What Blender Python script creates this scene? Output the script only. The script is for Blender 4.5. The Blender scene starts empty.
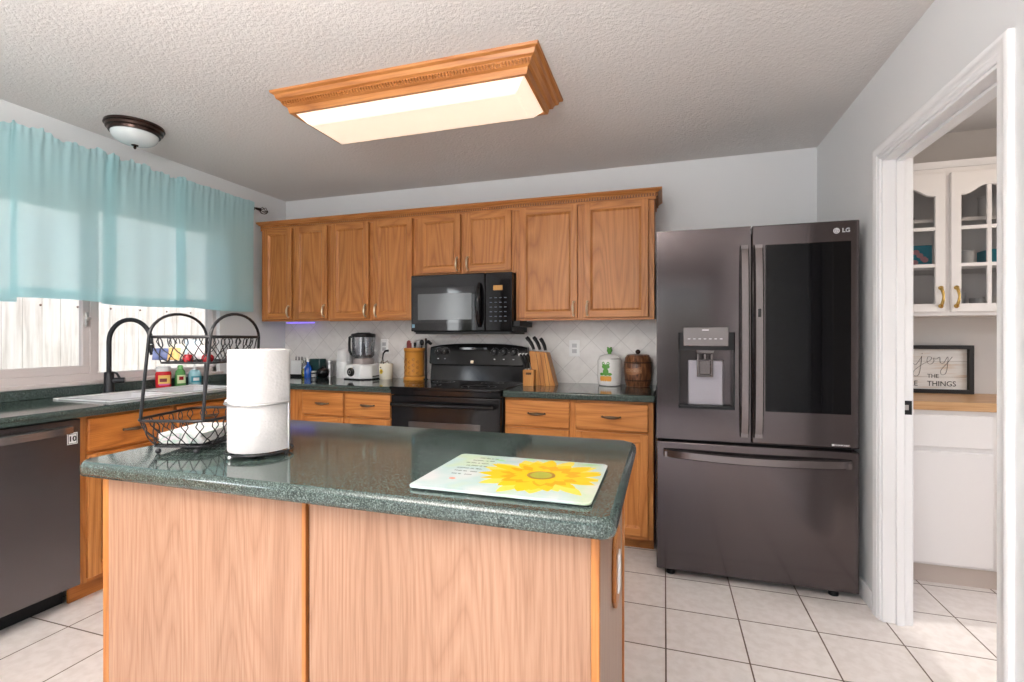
import bpy, bmesh, math, random
from mathutils import Vector, Matrix
random.seed(7)
PI = math.pi
S = bpy.context.scene
C = S.collection

# ------------------------------------------------------------------ camera
cam = bpy.data.cameras.new('camera'); camo = bpy.data.objects.new('camera', cam); C.objects.link(camo)
camo.location = (3.1439, -3.4547, 1.2339)
camo.rotation_euler = (PI/2, 0, 0.3034)
cam.sensor_width = 36.0; cam.lens = 486.8/1024*36.0
cam.shift_y = -(341-338.0)/1024
cam.clip_start = 0.02
S.camera = camo

# ------------------------------------------------------------------ world and lights
w = bpy.data.worlds.new('world'); S.world = w; w.use_nodes = True
wn = w.node_tree.nodes; wl = w.node_tree.links
bg = wn['Background']
sky = wn.new('ShaderNodeTexSky'); sky.sky_type = 'NISHITA'; sky.sun_disc = False
sky.sun_elevation = math.radians(48); sky.sun_rotation = math.radians(70); sky.air_density = 1.0; sky.dust_density = 2.5
wl.new(sky.outputs[0], bg.inputs[0]); bg.inputs[1].default_value = 0.26

def area(name, loc, rot, sx, sy, power, col=(1, 1, 1), spread=180):
    l = bpy.data.lights.new(name, 'AREA'); l.shape = 'RECTANGLE'; l.size = sx; l.size_y = sy
    l.energy = power; l.color = col; l.spread = math.radians(spread)
    o = bpy.data.objects.new(name, l); o.location = loc; o.rotation_euler = rot; C.objects.link(o); return o
sun = bpy.data.lights.new('sun', 'SUN'); sun.energy = 1.0; sun.angle = math.radians(1.0); sun.color = (1, .96, .9)
suno = bpy.data.objects.new('sun', sun); suno.rotation_euler = (0, math.radians(42), math.radians(8)); C.objects.link(suno)
# daylight entering through the wide patio door opening behind the camera
area('patio_daylight', (1.75, -6.75, 1.15), (PI/2, 0, 0), 2.1, 2.1, 48, (.98, .98, 1))
area('pantry_side_fill', (6.15, -1.3, 1.45), (0, PI/2, 0), 1.2, 1.3, 11, (1, .97, .93))  # added lamp that brightens the pantry, no window seen there
# added fill lamp behind the camera, aimed up to brighten the ceiling
area('ceiling_bounce_fill', (2.2, -3.9, 1.85), (PI, 0, 0), 1.0, 1.0, 128, (1, .97, .93))
area('side_daylight', (-0.45, -4.75, 1.45), (0, -PI/2, 0), 1.3, 1.6, 55, (.95, .98, 1))

S.view_settings.view_transform = 'Standard'; S.view_settings.look = 'None'
S.view_settings.exposure = 0.55; S.view_settings.gamma = 1.0
S.view_settings.use_curve_mapping = False
S.display_settings.display_device = 'sRGB'

# ------------------------------------------------------------------ materials
def mat(name, col=(.8, .8, .8), rough=.5, metal=0, spec=.5, emis=None, es=0, coat=0, trans=0, ior=1.45):
    m = bpy.data.materials.new(name); m.use_nodes = True
    b = m.node_tree.nodes['Principled BSDF']
    b.inputs['Base Color'].default_value = (*col, 1); b.inputs['Roughness'].default_value = rough
    b.inputs['Metallic'].default_value = metal; b.inputs['Specular IOR Level'].default_value = spec
    b.inputs['Coat Weight'].default_value = coat; b.inputs['Transmission Weight'].default_value = trans
    b.inputs['IOR'].default_value = ior
    if emis: b.inputs['Emission Color'].default_value = (*emis, 1); b.inputs['Emission Strength'].default_value = es
    m.diffuse_color = (*col, 1)
    return m
def N(m, t, **kw):
    n = m.node_tree.nodes.new(t)
    for k, v in kw.items():
        if k in n.inputs: n.inputs[k].default_value = v
        else: setattr(n, k, v)
    return n
def LK(m, a, b): m.node_tree.links.new(a, b)
def bsdf(m): return m.node_tree.nodes['Principled BSDF']
def ramp(m, fac, stops, interp='LINEAR'):
    r = N(m, 'ShaderNodeValToRGB'); e = r.color_ramp.elements; r.color_ramp.interpolation = interp
    while len(e) > 1: e.remove(e[-1])
    e[0].position = stops[0][0]; e[0].color = (*stops[0][1], 1)
    for p, c in stops[1:]:
        x = e.new(p); x.color = (*c, 1)
    LK(m, fac, r.inputs[0]); return r.outputs[0]
def coords(m, scale=(1, 1, 1), rot=(0, 0, 0), loc=(0, 0, 0)):
    t = N(m, 'ShaderNodeTexCoord'); g = N(m, 'ShaderNodeMapping')
    g.inputs['Scale'].default_value = scale; g.inputs['Rotation'].default_value = rot; g.inputs['Location'].default_value = loc
    LK(m, t.outputs['Object'], g.inputs[0]); return g.outputs[0]
def bump(m, h, strength, dist):
    b = N(m, 'ShaderNodeBump'); b.inputs['Strength'].default_value = strength; b.inputs['Distance'].default_value = dist
    LK(m, h, b.inputs['Height']); LK(m, b.outputs[0], bsdf(m).inputs['Normal']); return b
def mixc(m, f, a, b, mode='MIX'):
    x = N(m, 'ShaderNodeMix', data_type='RGBA', blend_type=mode)
    for s, v in ((0, f), (6, a), (7, b)):
        if hasattr(v, 'is_linked') or hasattr(v, 'links'): LK(m, v, x.inputs[s])
        elif s == 0: x.inputs[0].default_value = v
        else: x.inputs[s].default_value = (*v, 1)
    return x.outputs[2]

def oak(name, light, mid, dark, axis='z', rough=.38, fig=1.0):
    """oak with pores and cathedral figure running along the given axis"""
    m = mat(name, mid, rough, spec=.45)
    def sc(a, b): return {'z': (a, a, b), 'x': (b, a, a), 'y': (a, b, a)}[axis]
    ob = N(m, 'ShaderNodeObjectInfo')
    seed = N(m, 'ShaderNodeVectorMath', operation='SCALE')
    t = N(m, 'ShaderNodeTexCoord')
    add = N(m, 'ShaderNodeVectorMath', operation='ADD')
    cb = N(m, 'ShaderNodeCombineXYZ')
    mu = N(m, 'ShaderNodeMath', operation='MULTIPLY'); mu.inputs[1].default_value = 17.0
    LK(m, ob.outputs['Random'], mu.inputs[0])
    for i in range(3): LK(m, mu.outputs[0], cb.inputs[i])
    LK(m, t.outputs['Object'], add.inputs[0]); LK(m, cb.outputs[0], add.inputs[1])
    def mp(s):
        g = N(m, 'ShaderNodeMapping'); g.inputs['Scale'].default_value = s; LK(m, add.outputs[0], g.inputs[0]); return g.outputs[0]
    big = N(m, 'ShaderNodeTexNoise'); big.inputs['Scale'].default_value = 1; big.inputs['Detail'].default_value = 1.5
    LK(m, mp(sc(4.2, .45)), big.inputs['Vector'])
    mulb = N(m, 'ShaderNodeMath', operation='MULTIPLY'); mulb.inputs[1].default_value = 20*fig
    LK(m, big.outputs[0], mulb.inputs[0])
    fr = N(m, 'ShaderNodeMath', operation='PINGPONG'); fr.inputs[1].default_value = .5; LK(m, mulb.outputs[0], fr.inputs[0])
    fine = N(m, 'ShaderNodeTexNoise'); fine.inputs['Scale'].default_value = 1; fine.inputs['Detail'].default_value = 3
    LK(m, mp(sc(230, 7)), fine.inputs['Vector'])
    base = ramp(m, fr.outputs[0], [(0, tuple(.45*p+.55*q for p, q in zip(dark, mid))), (.12, mid), (.5, light)])
    pores = ramp(m, fine.outputs[0], [(.36, (.70, .64, .58)), (.56, (1, 1, 1))])
    tone = N(m, 'ShaderNodeTexNoise'); tone.inputs['Scale'].default_value = 1
    LK(m, mp(sc(9, .7)), tone.inputs['Vector'])
    tc = ramp(m, tone.outputs[0], [(.3, (.84, .82, .8)), (.7, (1.0, 1.0, 1.0))])
    c1 = mixc(m, .55, base, pores, 'MULTIPLY'); c2 = mixc(m, .8, c1, tc, 'MULTIPLY')
    LK(m, c2, bsdf(m).inputs['Base Color'])
    bump(m, fine.outputs[0], .12, .001)
    return m
OAKC = ((.54, .228, .068), (.45, .172, .046), (.29, .098, .024))
M = {}
M['oak_v'] = oak('oak_vertical', *OAKC)
M['oak_h'] = oak('oak_horizontal', *OAKC, axis='x')
M['oak_y'] = oak('oak_depthwise', *OAKC, axis='y')
M['oak_base_v'] = oak('oak_base_vertical', (.60, .255, .075), (.50, .195, .05), (.32, .11, .026))
M['oak_base_h'] = oak('oak_base_horizontal', (.60, .255, .075), (.50, .195, .05), (.32, .11, .026), axis='x')
M['oak_base_y'] = oak('oak_base_depthwise', (.56, .20, .042), (.45, .15, .03), (.26, .08, .016), axis='y')
M['oak_pale'] = oak('oak_pale_panel', (.40, .235, .155), (.365, .205, .132), (.29, .15, .09), fig=1.5, rough=.42)
M['oak_side_shaded'] = oak('shaded_oak_end_panel', (.36, .25, .19), (.33, .22, .165), (.28, .18, .13), rough=.35)  # shade on the island's end put into a greyer oak colour
M['dark_gap'] = mat('shadowed_wood', (.10, .045, .018), .7)
M['frieze'] = mat('dark_dentil_wood', (.15, .06, .02), .5)

def granite():
    m = mat('green_granite_laminate', (.04, .06, .055), .08, spec=.6)
    co = coords(m)
    n1 = N(m, 'ShaderNodeTexNoise'); n1.inputs['Scale'].default_value = 330; n1.inputs['Detail'].default_value = 3; LK(m, co, n1.inputs['Vector'])
    v = N(m, 'ShaderNodeTexVoronoi'); v.inputs['Scale'].default_value = 210; LK(m, co, v.inputs['Vector'])
    c = ramp(m, n1.outputs[0], [(.34, (.014, .022, .020)), (.48, (.038, .056, .050)), (.58, (.070, .100, .092)), (.74, (.17, .21, .195))])
    c2 = ramp(m, v.outputs['Distance'], [(.0, (.36, .42, .38)), (.13, (.1, .14, .12)), (.3, (.0, .0, .0))])
    s = mixc(m, .22, c, c2, 'ADD'); LK(m, s, bsdf(m).inputs['Base Color'])
    return m
M['granite'] = granite()

def floor_tile():
    m = mat('white_ceramic_floor_tile', (.7, .66, .63), .28, spec=.5)
    T = .3046
    co = coords(m, loc=(-(3.1493-11*T), (1.1218-4*T)+20*T, 0))
    b = N(m, 'ShaderNodeTexBrick', offset=0.0, squash=1.0); b.inputs['Scale'].default_value = 1
    b.inputs['Brick Width'].default_value = T; b.inputs['Row Height'].default_value = T
    b.inputs['Mortar Size'].default_value = .0032; b.inputs['Mortar Smooth'].default_value = .15; b.inputs['Bias'].default_value = 0
    b.inputs['Color1'].default_value = (.78, .74, .715, 1); b.inputs['Color2'].default_value = (.75, .705, .68, 1); b.inputs['Mortar'].default_value = (.12, .075, .05, 1)
    LK(m, co, b.inputs['Vector'])
    n = N(m, 'ShaderNodeTexNoise'); n.inputs['Scale'].default_value = 26; n.inputs['Detail'].default_value = 6; LK(m, coords(m), n.inputs['Vector'])
    mott = ramp(m, n.outputs[0], [(.38, (.90, .885, .87)), (.6, (1, 1, 1))])
    LK(m, mixc(m, .9, b.outputs['Color'], mott, 'MULTIPLY'), bsdf(m).inputs['Base Color'])
    inv = N(m, 'ShaderNodeMath', operation='SUBTRACT'); inv.inputs[0].default_value = 1; LK(m, b.outputs['Fac'], inv.inputs[1])
    bump(m, inv.outputs[0], .5, .002)
    return m
M['floor'] = floor_tile()

def splash():
    m = mat('diagonal_backsplash_tile', (.7, .69, .67), .3)
    T = .145
    g = N(m, 'ShaderNodeMapping'); t = N(m, 'ShaderNodeTexCoord')
    sp = N(m, 'ShaderNodeSeparateXYZ'); cb = N(m, 'ShaderNodeCombineXYZ')
    LK(m, t.outputs['Object'], sp.inputs[0]); LK(m, sp.outputs[0], cb.inputs[0]); LK(m, sp.outputs[2], cb.inputs[1])
    LK(m, cb.outputs[0], g.inputs[0]); g.inputs['Rotation'].default_value = (0, 0, PI/4); g.inputs['Location'].default_value = (8*T, 8*T+.02, 0)
    b = N(m, 'ShaderNodeTexBrick', offset=0.0, squash=1.0); b.inputs['Scale'].default_value = 1
    b.inputs['Brick Width'].default_value = T; b.inputs['Row Height'].default_value = T
    b.inputs['Mortar Size'].default_value = .0022; b.inputs['Mortar Smooth'].default_value = .2
    b.inputs['Color1'].default_value = (.74, .72, .70, 1); b.inputs['Color2'].default_value = (.70, .68, .665, 1); b.inputs['Mortar'].default_value = (.56, .54, .53, 1)
    LK(m, g.outputs[0], b.inputs['Vector'])
    n = N(m, 'ShaderNodeTexNoise'); n.inputs['Scale'].default_value = 18; n.inputs['Detail'].default_value = 5; LK(m, coords(m), n.inputs['Vector'])
    mott = ramp(m, n.outputs[0], [(.4, (.93, .92, .92)), (.6, (1, 1, 1))])
    LK(m, mixc(m, .8, b.outputs['Color'], mott, 'MULTIPLY'), bsdf(m).inputs['Base Color'])
    inv = N(m, 'ShaderNodeMath', operation='SUBTRACT'); inv.inputs[0].default_value = 1; LK(m, b.outputs['Fac'], inv.inputs[1])
    bump(m, inv.outputs[0], .5, .0015)
    return m
M['splash'] = splash()

def ceiling_mat(name, col):
    m = mat(name, col, .9, spec=.2)
    co = coords(m)
    n = N(m, 'ShaderNodeTexNoise'); n.inputs['Scale'].default_value = 70; n.inputs['Detail'].default_value = 4; n.inputs['Roughness'].default_value = .6
    LK(m, co, n.inputs['Vector'])
    r = ramp(m, n.outputs[0], [(.35, (0, 0, 0)), (.68, (1, 1, 1))])
    bump(m, r, .35, .006)
    return m
M['ceiling'] = ceiling_mat('textured_ceiling', (.71, .685, .67))
def paint(name, col, rough=.55, b=.06):
    m = mat(name, col, rough, spec=.35)
    n = N(m, 'ShaderNodeTexNoise'); n.inputs['Scale'].default_value = 130; n.inputs['Detail'].default_value = 2; LK(m, coords(m), n.inputs['Vector'])
    bump(m, n.outputs[0], b, .002)
    return m
M['wall'] = paint('pale_grey_wall_paint', (.70, .71, .72))
M['pantry_wall'] = paint('beige_pantry_paint', (.60, .57, .55))
M['trim'] = paint('white_gloss_trim', (.80, .80, .81), .3, .02)
M['window_frame'] = mat('almond_vinyl', (.62, .56, .55), .4)
M['white_cab'] = paint('white_cabinet_paint', (.80, .77, .76), .35, .02)

def steel(name, col, rough, axis=(1, 1, 220), amount=.12, metal=.85):
    m = mat(name, col, rough, metal=metal)
    n = N(m, 'ShaderNodeTexNoise'); n.inputs['Scale'].default_value = 4; n.inputs['Detail'].default_value = 2; LK(m, coords(m, scale=axis), n.inputs['Vector'])
    r = N(m, 'ShaderNodeMapRange'); r.inputs[3].default_value = rough-amount/2; r.inputs[4].default_value = rough+amount/2
    LK(m, n.outputs[0], r.inputs[0]); LK(m, r.outputs[0], bsdf(m).inputs['Roughness'])
    return m
M['black_steel'] = steel('black_stainless', (.10, .085, .087), .14)
M['washer_steel'] = steel('grey_black_stainless', (.17, .155, .16), .22)
M['washer_handle'] = steel('washer_handle_steel', (.36, .33, .33), .25)
M['black_steel_light'] = steel('black_stainless_handle', (.17, .15, .15), .22)
M['steel'] = steel('brushed_steel', (.55, .54, .54), .3)
M['dispenser_grey'] = mat('grey_dispenser_plastic', (.30, .28, .31), .35, metal=.3)
M['panel_grey'] = mat('grey_dispenser_panel', (.20, .18, .18), .25, metal=.5)
M['black_gloss'] = mat('gloss_black_glass', (.004, .004, .005), .04, spec=.4)
M['black_enamel'] = mat('gloss_black_enamel', (.007, .007, .008), .10, spec=.35)
M['black_plastic'] = mat('black_plastic', (.010, .010, .011), .4, spec=.3)
M['dark_glass'] = mat('smoked_glass', (.010, .010, .012), .05, spec=.5)
M['oven_glass'] = mat('oven_window_glass', (.05, .045, .045), .07, spec=.9)
M['micro_glass'] = mat('microwave_window_mesh', (.08, .085, .09), .16, spec=.8)
M['grey_print'] = mat('pale_grey_print', (.5, .5, .52), .4)
M['white_print'] = mat('white_print', (.8, .8, .8), .4)
M['amber'] = mat('amber_display', (.2, .09, .01), .3, emis=(1, .5, .08), es=.15)
M['bronze'] = mat('antique_bronze', (.16, .12, .085), .3, metal=.9)
M['nickel'] = mat('antique_pewter_highlight', (.62, .52, .38), .3, metal=.9)
M['brass'] = mat('aged_brass', (.60, .40, .13), .25, metal=1)
M['wire'] = mat('black_wire', (.012, .012, .014), .35, spec=.5)
M['matte_black'] = mat('matte_black_metal', (.02, .021, .024), .35, metal=.4)
M['oil_bronze'] = mat('oil_rubbed_bronze', (.045, .025, .02), .25, metal=.7)
M['white_ceramic'] = mat('white_glazed_ceramic', (.80, .79, .77), .15, spec=.6)
M['white_plastic'] = mat('white_plastic', (.78, .78, .78), .35)
M['sink_white'] = mat('white_sink_enamel', (.8, .8, .82), .12, spec=.6)
def mk_emit(name, col, strength):
    m = bpy.data.materials.new(name); m.use_nodes = True; nt = m.node_tree; nt.nodes.clear()
    o = nt.nodes.new('ShaderNodeOutputMaterial'); e = nt.nodes.new('ShaderNodeEmission'); e.inputs[0].default_value = (*col, 1); e.inputs[1].default_value = strength
    nt.links.new(e.outputs[0], o.inputs[0]); return m
def glassy(name, tint, mixf, rough=.03):
    """thin pane: mostly clear, mirror-like at grazing angles"""
    m = bpy.data.materials.new(name); m.use_nodes = True; nt = m.node_tree; nt.nodes.clear()
    o = nt.nodes.new('ShaderNodeOutputMaterial'); t = nt.nodes.new('ShaderNodeBsdfTransparent'); t.inputs[0].default_value = (*tint, 1)
    g = nt.nodes.new('ShaderNodeBsdfGlossy'); g.inputs['Roughness'].default_value = rough
    f = nt.nodes.new('ShaderNodeFresnel'); f.inputs[0].default_value = 1.45
    a = nt.nodes.new('ShaderNodeMath'); a.operation = 'MULTIPLY_ADD'; a.inputs[1].default_value = .8; a.inputs[2].default_value = mixf
    x = nt.nodes.new('ShaderNodeMixShader'); L = nt.links.new
    L(f.outputs[0], a.inputs[0]); L(a.outputs[0], x.inputs[0]); L(t.outputs[0], x.inputs[1]); L(g.outputs[0], x.inputs[2]); L(x.outputs[0], o.inputs[0]); return m
M['pane'] = glassy('window_glass', (.97, .98, .98), .0)
M['jar_glass'] = glassy('clear_plastic', (.90, .91, .93), .03, .08)
M['bottle_glass'] = glassy('clear_blue_plastic', (.62, .84, .90), .05, .1)
M['cab_glass'] = glassy('cabinet_door_glass', (.92, .92, .92), .0)
def curtain_mat():
    m = bpy.data.materials.new('aqua_sheer_fabric'); m.use_nodes = True; nt = m.node_tree; nt.nodes.clear(); L = nt.links.new
    o = nt.nodes.new('ShaderNodeOutputMaterial'); d = nt.nodes.new('ShaderNodeBsdfDiffuse'); t = nt.nodes.new('ShaderNodeBsdfTranslucent'); p = nt.nodes.new('ShaderNodeBsdfTransparent')
    tc = nt.nodes.new('ShaderNodeTexCoord'); mp = nt.nodes.new('ShaderNodeMapping'); mp.inputs['Scale'].default_value = (900, 900, 900)
    n = nt.nodes.new('ShaderNodeTexNoise'); n.inputs['Scale'].default_value = 1; L(tc.outputs['Object'], mp.inputs[0]); L(mp.outputs[0], n.inputs['Vector'])
    r = nt.nodes.new('ShaderNodeValToRGB'); r.color_ramp.elements[0].color = (.52, .85, .90, 1); r.color_ramp.elements[1].color = (.68, .93, .96, 1)
    L(n.outputs[0], r.inputs[0]); L(r.outputs[0], d.inputs[0]); L(r.outputs[0], t.inputs[0]); p.inputs[0].default_value = (.9, .97, .97, 1)
    a = nt.nodes.new('ShaderNodeMixShader'); a.inputs[0].default_value = .52; b = nt.nodes.new('ShaderNodeMixShader'); b.inputs[0].default_value = .22
    L(d.outputs[0], a.inputs[1]); L(t.outputs[0], a.inputs[2]); L(a.outputs[0], b.inputs[1]); L(p.outputs[0], b.inputs[2]); L(b.outputs[0], o.inputs[0]); return m
M['curtain'] = curtain_mat()
def paper():
    m = mat('quilted_white_paper', (.56, .545, .54), .85, spec=.1)
    v = N(m, 'ShaderNodeTexVoronoi'); v.inputs['Scale'].default_value = 130; LK(m, coords(m), v.inputs['Vector'])
    bump(m, v.outputs['Distance'], .35, .002); return m
M['paper'] = paper()
def fence_mat():
    m = mat('weathered_white_boards', (.72, .68, .62), .8)
    n = N(m, 'ShaderNodeTexNoise'); n.inputs['Scale'].default_value = 1; n.inputs['Detail'].default_value = 4; LK(m, coords(m, scale=(20, 26, 2)), n.inputs['Vector'])
    LK(m, ramp(m, n.outputs[0], [(.3, (.55, .50, .45)), (.5, (.74, .70, .65)), (.7, (.82, .79, .75))]), bsdf(m).inputs['Base Color']); return m
M['fence'] = fence_mat()
M['grass'] = mat('dry_grass', (.2, .2, .09), .9)
M['butcher'] = oak('butcher_block', (.68, .43, .23), (.62, .36, .18), (.50, .27, .12), axis='x')
M['block_wood'] = oak('knife_block_wood', (.62, .29, .075), (.52, .21, .045), (.36, .13, .025))
def barrelm():
    m = mat('brown_glazed_barrel', (.16, .06, .025), .3)
    n = N(m, 'ShaderNodeTexNoise'); n.inputs['Scale'].default_value = 1; n.inputs['Detail'].default_value = 3; LK(m, coords(m, scale=(60, 60, 12)), n.inputs['Vector'])
    LK(m, ramp(m, n.outputs[0], [(.35, (.07, .025, .012)), (.55, (.20, .08, .035)), (.75, (.36, .17, .08))]), bsdf(m).inputs['Base Color']); return m
M['barrel'] = barrelm()
M['crock'] = mat('amber_carved_crock', (.56, .235, .035), .35)
M['crock_dark'] = mat('brown_carving', (.22, .08, .015), .4)

# ------------------------------------------------------------------ mesh helpers
def BM(): return bmesh.new()
def box(bm, x0, x1, y0, y1, z0, z1):
    v = [bm.verts.new(p) for p in ((x0, y0, z0), (x1, y0, z0), (x1, y1, z0), (x0, y1, z0), (x0, y0, z1), (x1, y0, z1), (x1, y1, z1), (x0, y1, z1))]
    for f in ((3, 2, 1, 0), (4, 5, 6, 7), (0, 1, 5, 4), (1, 2, 6, 5), (2, 3, 7, 6), (3, 0, 4, 7)): bm.faces.new([v[i] for i in f])
    return bm
def bx(*a): return box(BM(), *a)
def prism(bm, poly, ax, a, b):
    """poly: 2-D outline in the two other axes (cyclic order), extruded along ax from a to b"""
    def P(u, v, t): return {0: (t, u, v), 1: (u, t, v), 2: (u, v, t)}[ax]
    A = [bm.verts.new(P(u, v, a)) for u, v in poly]; B = [bm.verts.new(P(u, v, b)) for u, v in poly]
    n = len(poly)
    bm.faces.new(A); bm.faces.new(B[::-1])
    for i in range(n): bm.faces.new((A[i], B[i], B[(i+1) % n], A[(i+1) % n]))
    return bm
def lathe(bm, prof, c=(0, 0, 0), n=32, sx=1, sy=1, rot=None):
    rings = []
    for r, z in prof:
        if r < 1e-5:
            p = Vector((0, 0, z)); p = rot @ p if rot else p
            rings.append([bm.verts.new(p+Vector(c))])
        else:
            ring = []
            for i in range(n):
                p = Vector((r*sx*math.cos(2*PI*i/n), r*sy*math.sin(2*PI*i/n), z)); p = rot @ p if rot else p
                ring.append(bm.verts.new(p+Vector(c)))
            rings.append(ring)
    for a, b in zip(rings, rings[1:]):
        for i in range(n):
            j = (i+1) % n
            if len(a) == 1 and len(b) == 1: continue
            if len(a) == 1: bm.faces.new((a[0], b[j], b[i]))
            elif len(b) == 1: bm.faces.new((a[i], a[j], b[0]))
            else: bm.faces.new((a[i], a[j], b[j], b[i]))
    return bm
def cyl(bm, p0, p1, r0, r1=None, n=20):
    r1 = r0 if r1 is None else r1
    p0 = Vector(p0); p1 = Vector(p1); d = p1-p0; q = Vector((0, 0, 1)).rotation_difference(d.normalized()).to_matrix()
    return lathe(bm, [(0, 0), (r0, 0), (r1, d.length), (0, d.length)], p0, n, rot=q)
def tube(bm, pts, r, n=8, closed=False, flat=1.0):
    pts = [Vector(p) for p in pts]; rings = []; prev = None
    m = len(pts)
    for i, p in enumerate(pts):
        if closed: t = (pts[(i+1) % m]-pts[i-1]).normalized()
        else: t = (pts[min(i+1, m-1)]-pts[max(i-1, 0)]).normalized()
        if prev is None:
            u = t.orthogonal().normalized()
            if abs(t.z) < .9: u = t.cross(Vector((0, 0, 1))).normalized()
        else: u = (prev-t*prev.dot(t)).normalized()
        prev = u; v = t.cross(u)
        rr = r[i] if isinstance(r, (list, tuple)) else r
        rings.append([bm.verts.new(p+u*rr*math.cos(2*PI*k/n)+v*rr*flat*math.sin(2*PI*k/n)) for k in range(n)])
    segs = list(zip(rings, rings[1:]))+([(rings[-1], rings[0])] if closed else [])
    for a, b in segs:
        for k in range(n): bm.faces.new((a[k], a[(k+1) % n], b[(k+1) % n], b[k]))
    if not closed: bm.faces.new(rings[0][::-1]); bm.faces.new(rings[-1])
    return bm
def ball(bm, c, r, sz=1, n=16):
    return lathe(bm, [(r*math.sin(PI*i/10), -r*sz*math.cos(PI*i/10)) for i in range(11)], c, n)
def rootloc(p):
    while p.parent: p = p.parent
    return Vector(p.location)
def obj(name, bm, m, parent=None, bevel=0, smooth=False, segs=2, label=None, local=False):
    """parts are modelled in world coordinates (local=False) and moved into their thing's own space"""
    if parent is not None and not local: bmesh.ops.translate(bm, verts=bm.verts, vec=-rootloc(parent))
    bmesh.ops.recalc_face_normals(bm, faces=bm.faces)
    me = bpy.data.meshes.new(name); bm.to_mesh(me); bm.free()
    me.materials.append(M[m] if isinstance(m, str) else m)
    o = bpy.data.objects.new(name, me); C.objects.link(o)
    if parent is not None: o.parent = parent
    if smooth: me.shade_smooth(); me.set_sharp_from_angle(angle=math.radians(38))
    if bevel:
        b = o.modifiers.new('bevel', 'BEVEL'); b.width = bevel; b.segments = segs; b.limit_method = 'ANGLE'; b.angle_limit = math.radians(35)
        me.shade_smooth(); me.set_sharp_from_angle(angle=math.radians(38)); b.harden_normals = False
    if label: o['label'] = label
    return o
def thing(name, loc, label, cat, group=None, rz=0):
    o = bpy.data.objects.new(name, None); C.objects.link(o); o.location = loc; o.rotation_euler = (0, 0, rz); o.empty_display_size = .05
    o['label'] = label; o['category'] = cat
    if group: o['group'] = group
    return o
def tag(o, label, cat, group=None):
    o['label'] = label; o['category'] = cat
    if group: o['group'] = group
    return o
def struct(name, bm, m, parent=None, **k):
    o = obj(name, bm, m, parent, **k)
    if parent is None: o['kind'] = 'structure'
    return o
def text(name, s, size, m, loc, rot, parent, depth=.0006, align='CENTER', sx=1, shear=0, bold=0, local=False):
    cu = bpy.data.curves.new(name, 'FONT'); cu.body = s; cu.size = size; cu.extrude = depth; cu.align_x = align; cu.align_y = 'CENTER'; cu.shear = shear; cu.offset = bold; cu.resolution_u = 3
    t = bpy.data.objects.new(name, cu); C.objects.link(t)
    dg = bpy.context.evaluated_depsgraph_get(); me = bpy.data.meshes.new_from_object(t.evaluated_get(dg)); bpy.data.objects.remove(t)
    from mathutils import Euler
    X = Matrix.Translation(Vector(loc)-(Vector((0, 0, 0)) if local else rootloc(parent))) @ Euler(rot).to_matrix().to_4x4() @ Matrix.Diagonal((sx, 1, 1, 1))
    me.transform(X); me.materials.clear(); me.materials.append(M[m] if isinstance(m, str) else m)
    o = bpy.data.objects.new(name, me); C.objects.link(o); o.parent = parent; return o
FRONT = (PI/2, 0, 0)          # text facing -Y
def arc(c, r, a0, a1, n, f): return [f(c, r, a0+(a1-a0)*i/n) for i in range(n+1)]

def slab(us, vs, solid, place, t0, t1, bm=None):
    """one welded plate on a grid of cells (us x vs) with holes; place(u, v, t) -> point; returns bm and cell of each front face"""
    bm = bm or BM(); vc = {}
    def V(i, j, t):
        k = (i, j, t)
        if k not in vc: vc[k] = bm.verts.new(place(us[i], vs[j], t0 if t == 0 else t1))
        return vc[k]
    nu, nv = len(us)-1, len(vs)-1
    S_ = lambda i, j: 0 <= i < nu and 0 <= j < nv and solid(i, j)
    for i in range(nu):
        for j in range(nv):
            if not S_(i, j): continue
            fs = [bm.faces.new((V(i, j, 0), V(i+1, j, 0), V(i+1, j+1, 0), V(i, j+1, 0))), bm.faces.new((V(i, j, 1), V(i, j+1, 1), V(i+1, j+1, 1), V(i+1, j, 1)))]
            if not S_(i-1, j): fs.append(bm.faces.new((V(i, j, 0), V(i, j+1, 0), V(i, j+1, 1), V(i, j, 1))))
            if not S_(i+1, j): fs.append(bm.faces.new((V(i+1, j, 0), V(i+1, j, 1), V(i+1, j+1, 1), V(i+1, j+1, 0))))
            if not S_(i, j-1): fs.append(bm.faces.new((V(i, j, 0), V(i, j, 1), V(i+1, j, 1), V(i+1, j, 0))))
            if not S_(i, j+1): fs.append(bm.faces.new((V(i, j+1, 0), V(i+1, j+1, 0), V(i+1, j+1, 1), V(i, j+1, 1))))
            if i % 2 == 1:
                for f in fs: f.material_index = 1
    return bm
def two_mats(o, m2):
    o.data.materials.append(M[m2]); return o

# ================================================================== SETTING
W, H = 4.05, 2.42
CT = .914
YF = -6.6      # wall behind the camera
struct('floor', bx(-.12, 6.1, YF-.1, .12, -.06, 0), 'floor')
struct('ceiling', bx(-.3, 6.3, YF-.1, .3, H, H+.12), 'ceiling')
struct('wall_back', bx(-.12, 6.0, 0, .12, 0, H), 'wall')
# left wall with the kitchen window and a second window further back
WY0, WY1, WZ0, WZ1 = -2.36, -.66, .985, 2.045
bm = BM()
box(bm, -.12, 0, WY1, 0, 0, H); box(bm, -.12, 0, WY0, WY1, 0, WZ0); box(bm, -.12, 0, WY0, WY1, WZ1, H)
box(bm, -.12, 0, -4.1, WY0, 0, H); box(bm, -.12, 0, -5.4, -4.1, 0, .8); box(bm, -.12, 0, -5.4, -4.1, 2.05, H); box(bm, -.12, 0, YF, -5.4, 0, H)
struct('wall_left', bm, 'wall')
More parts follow.
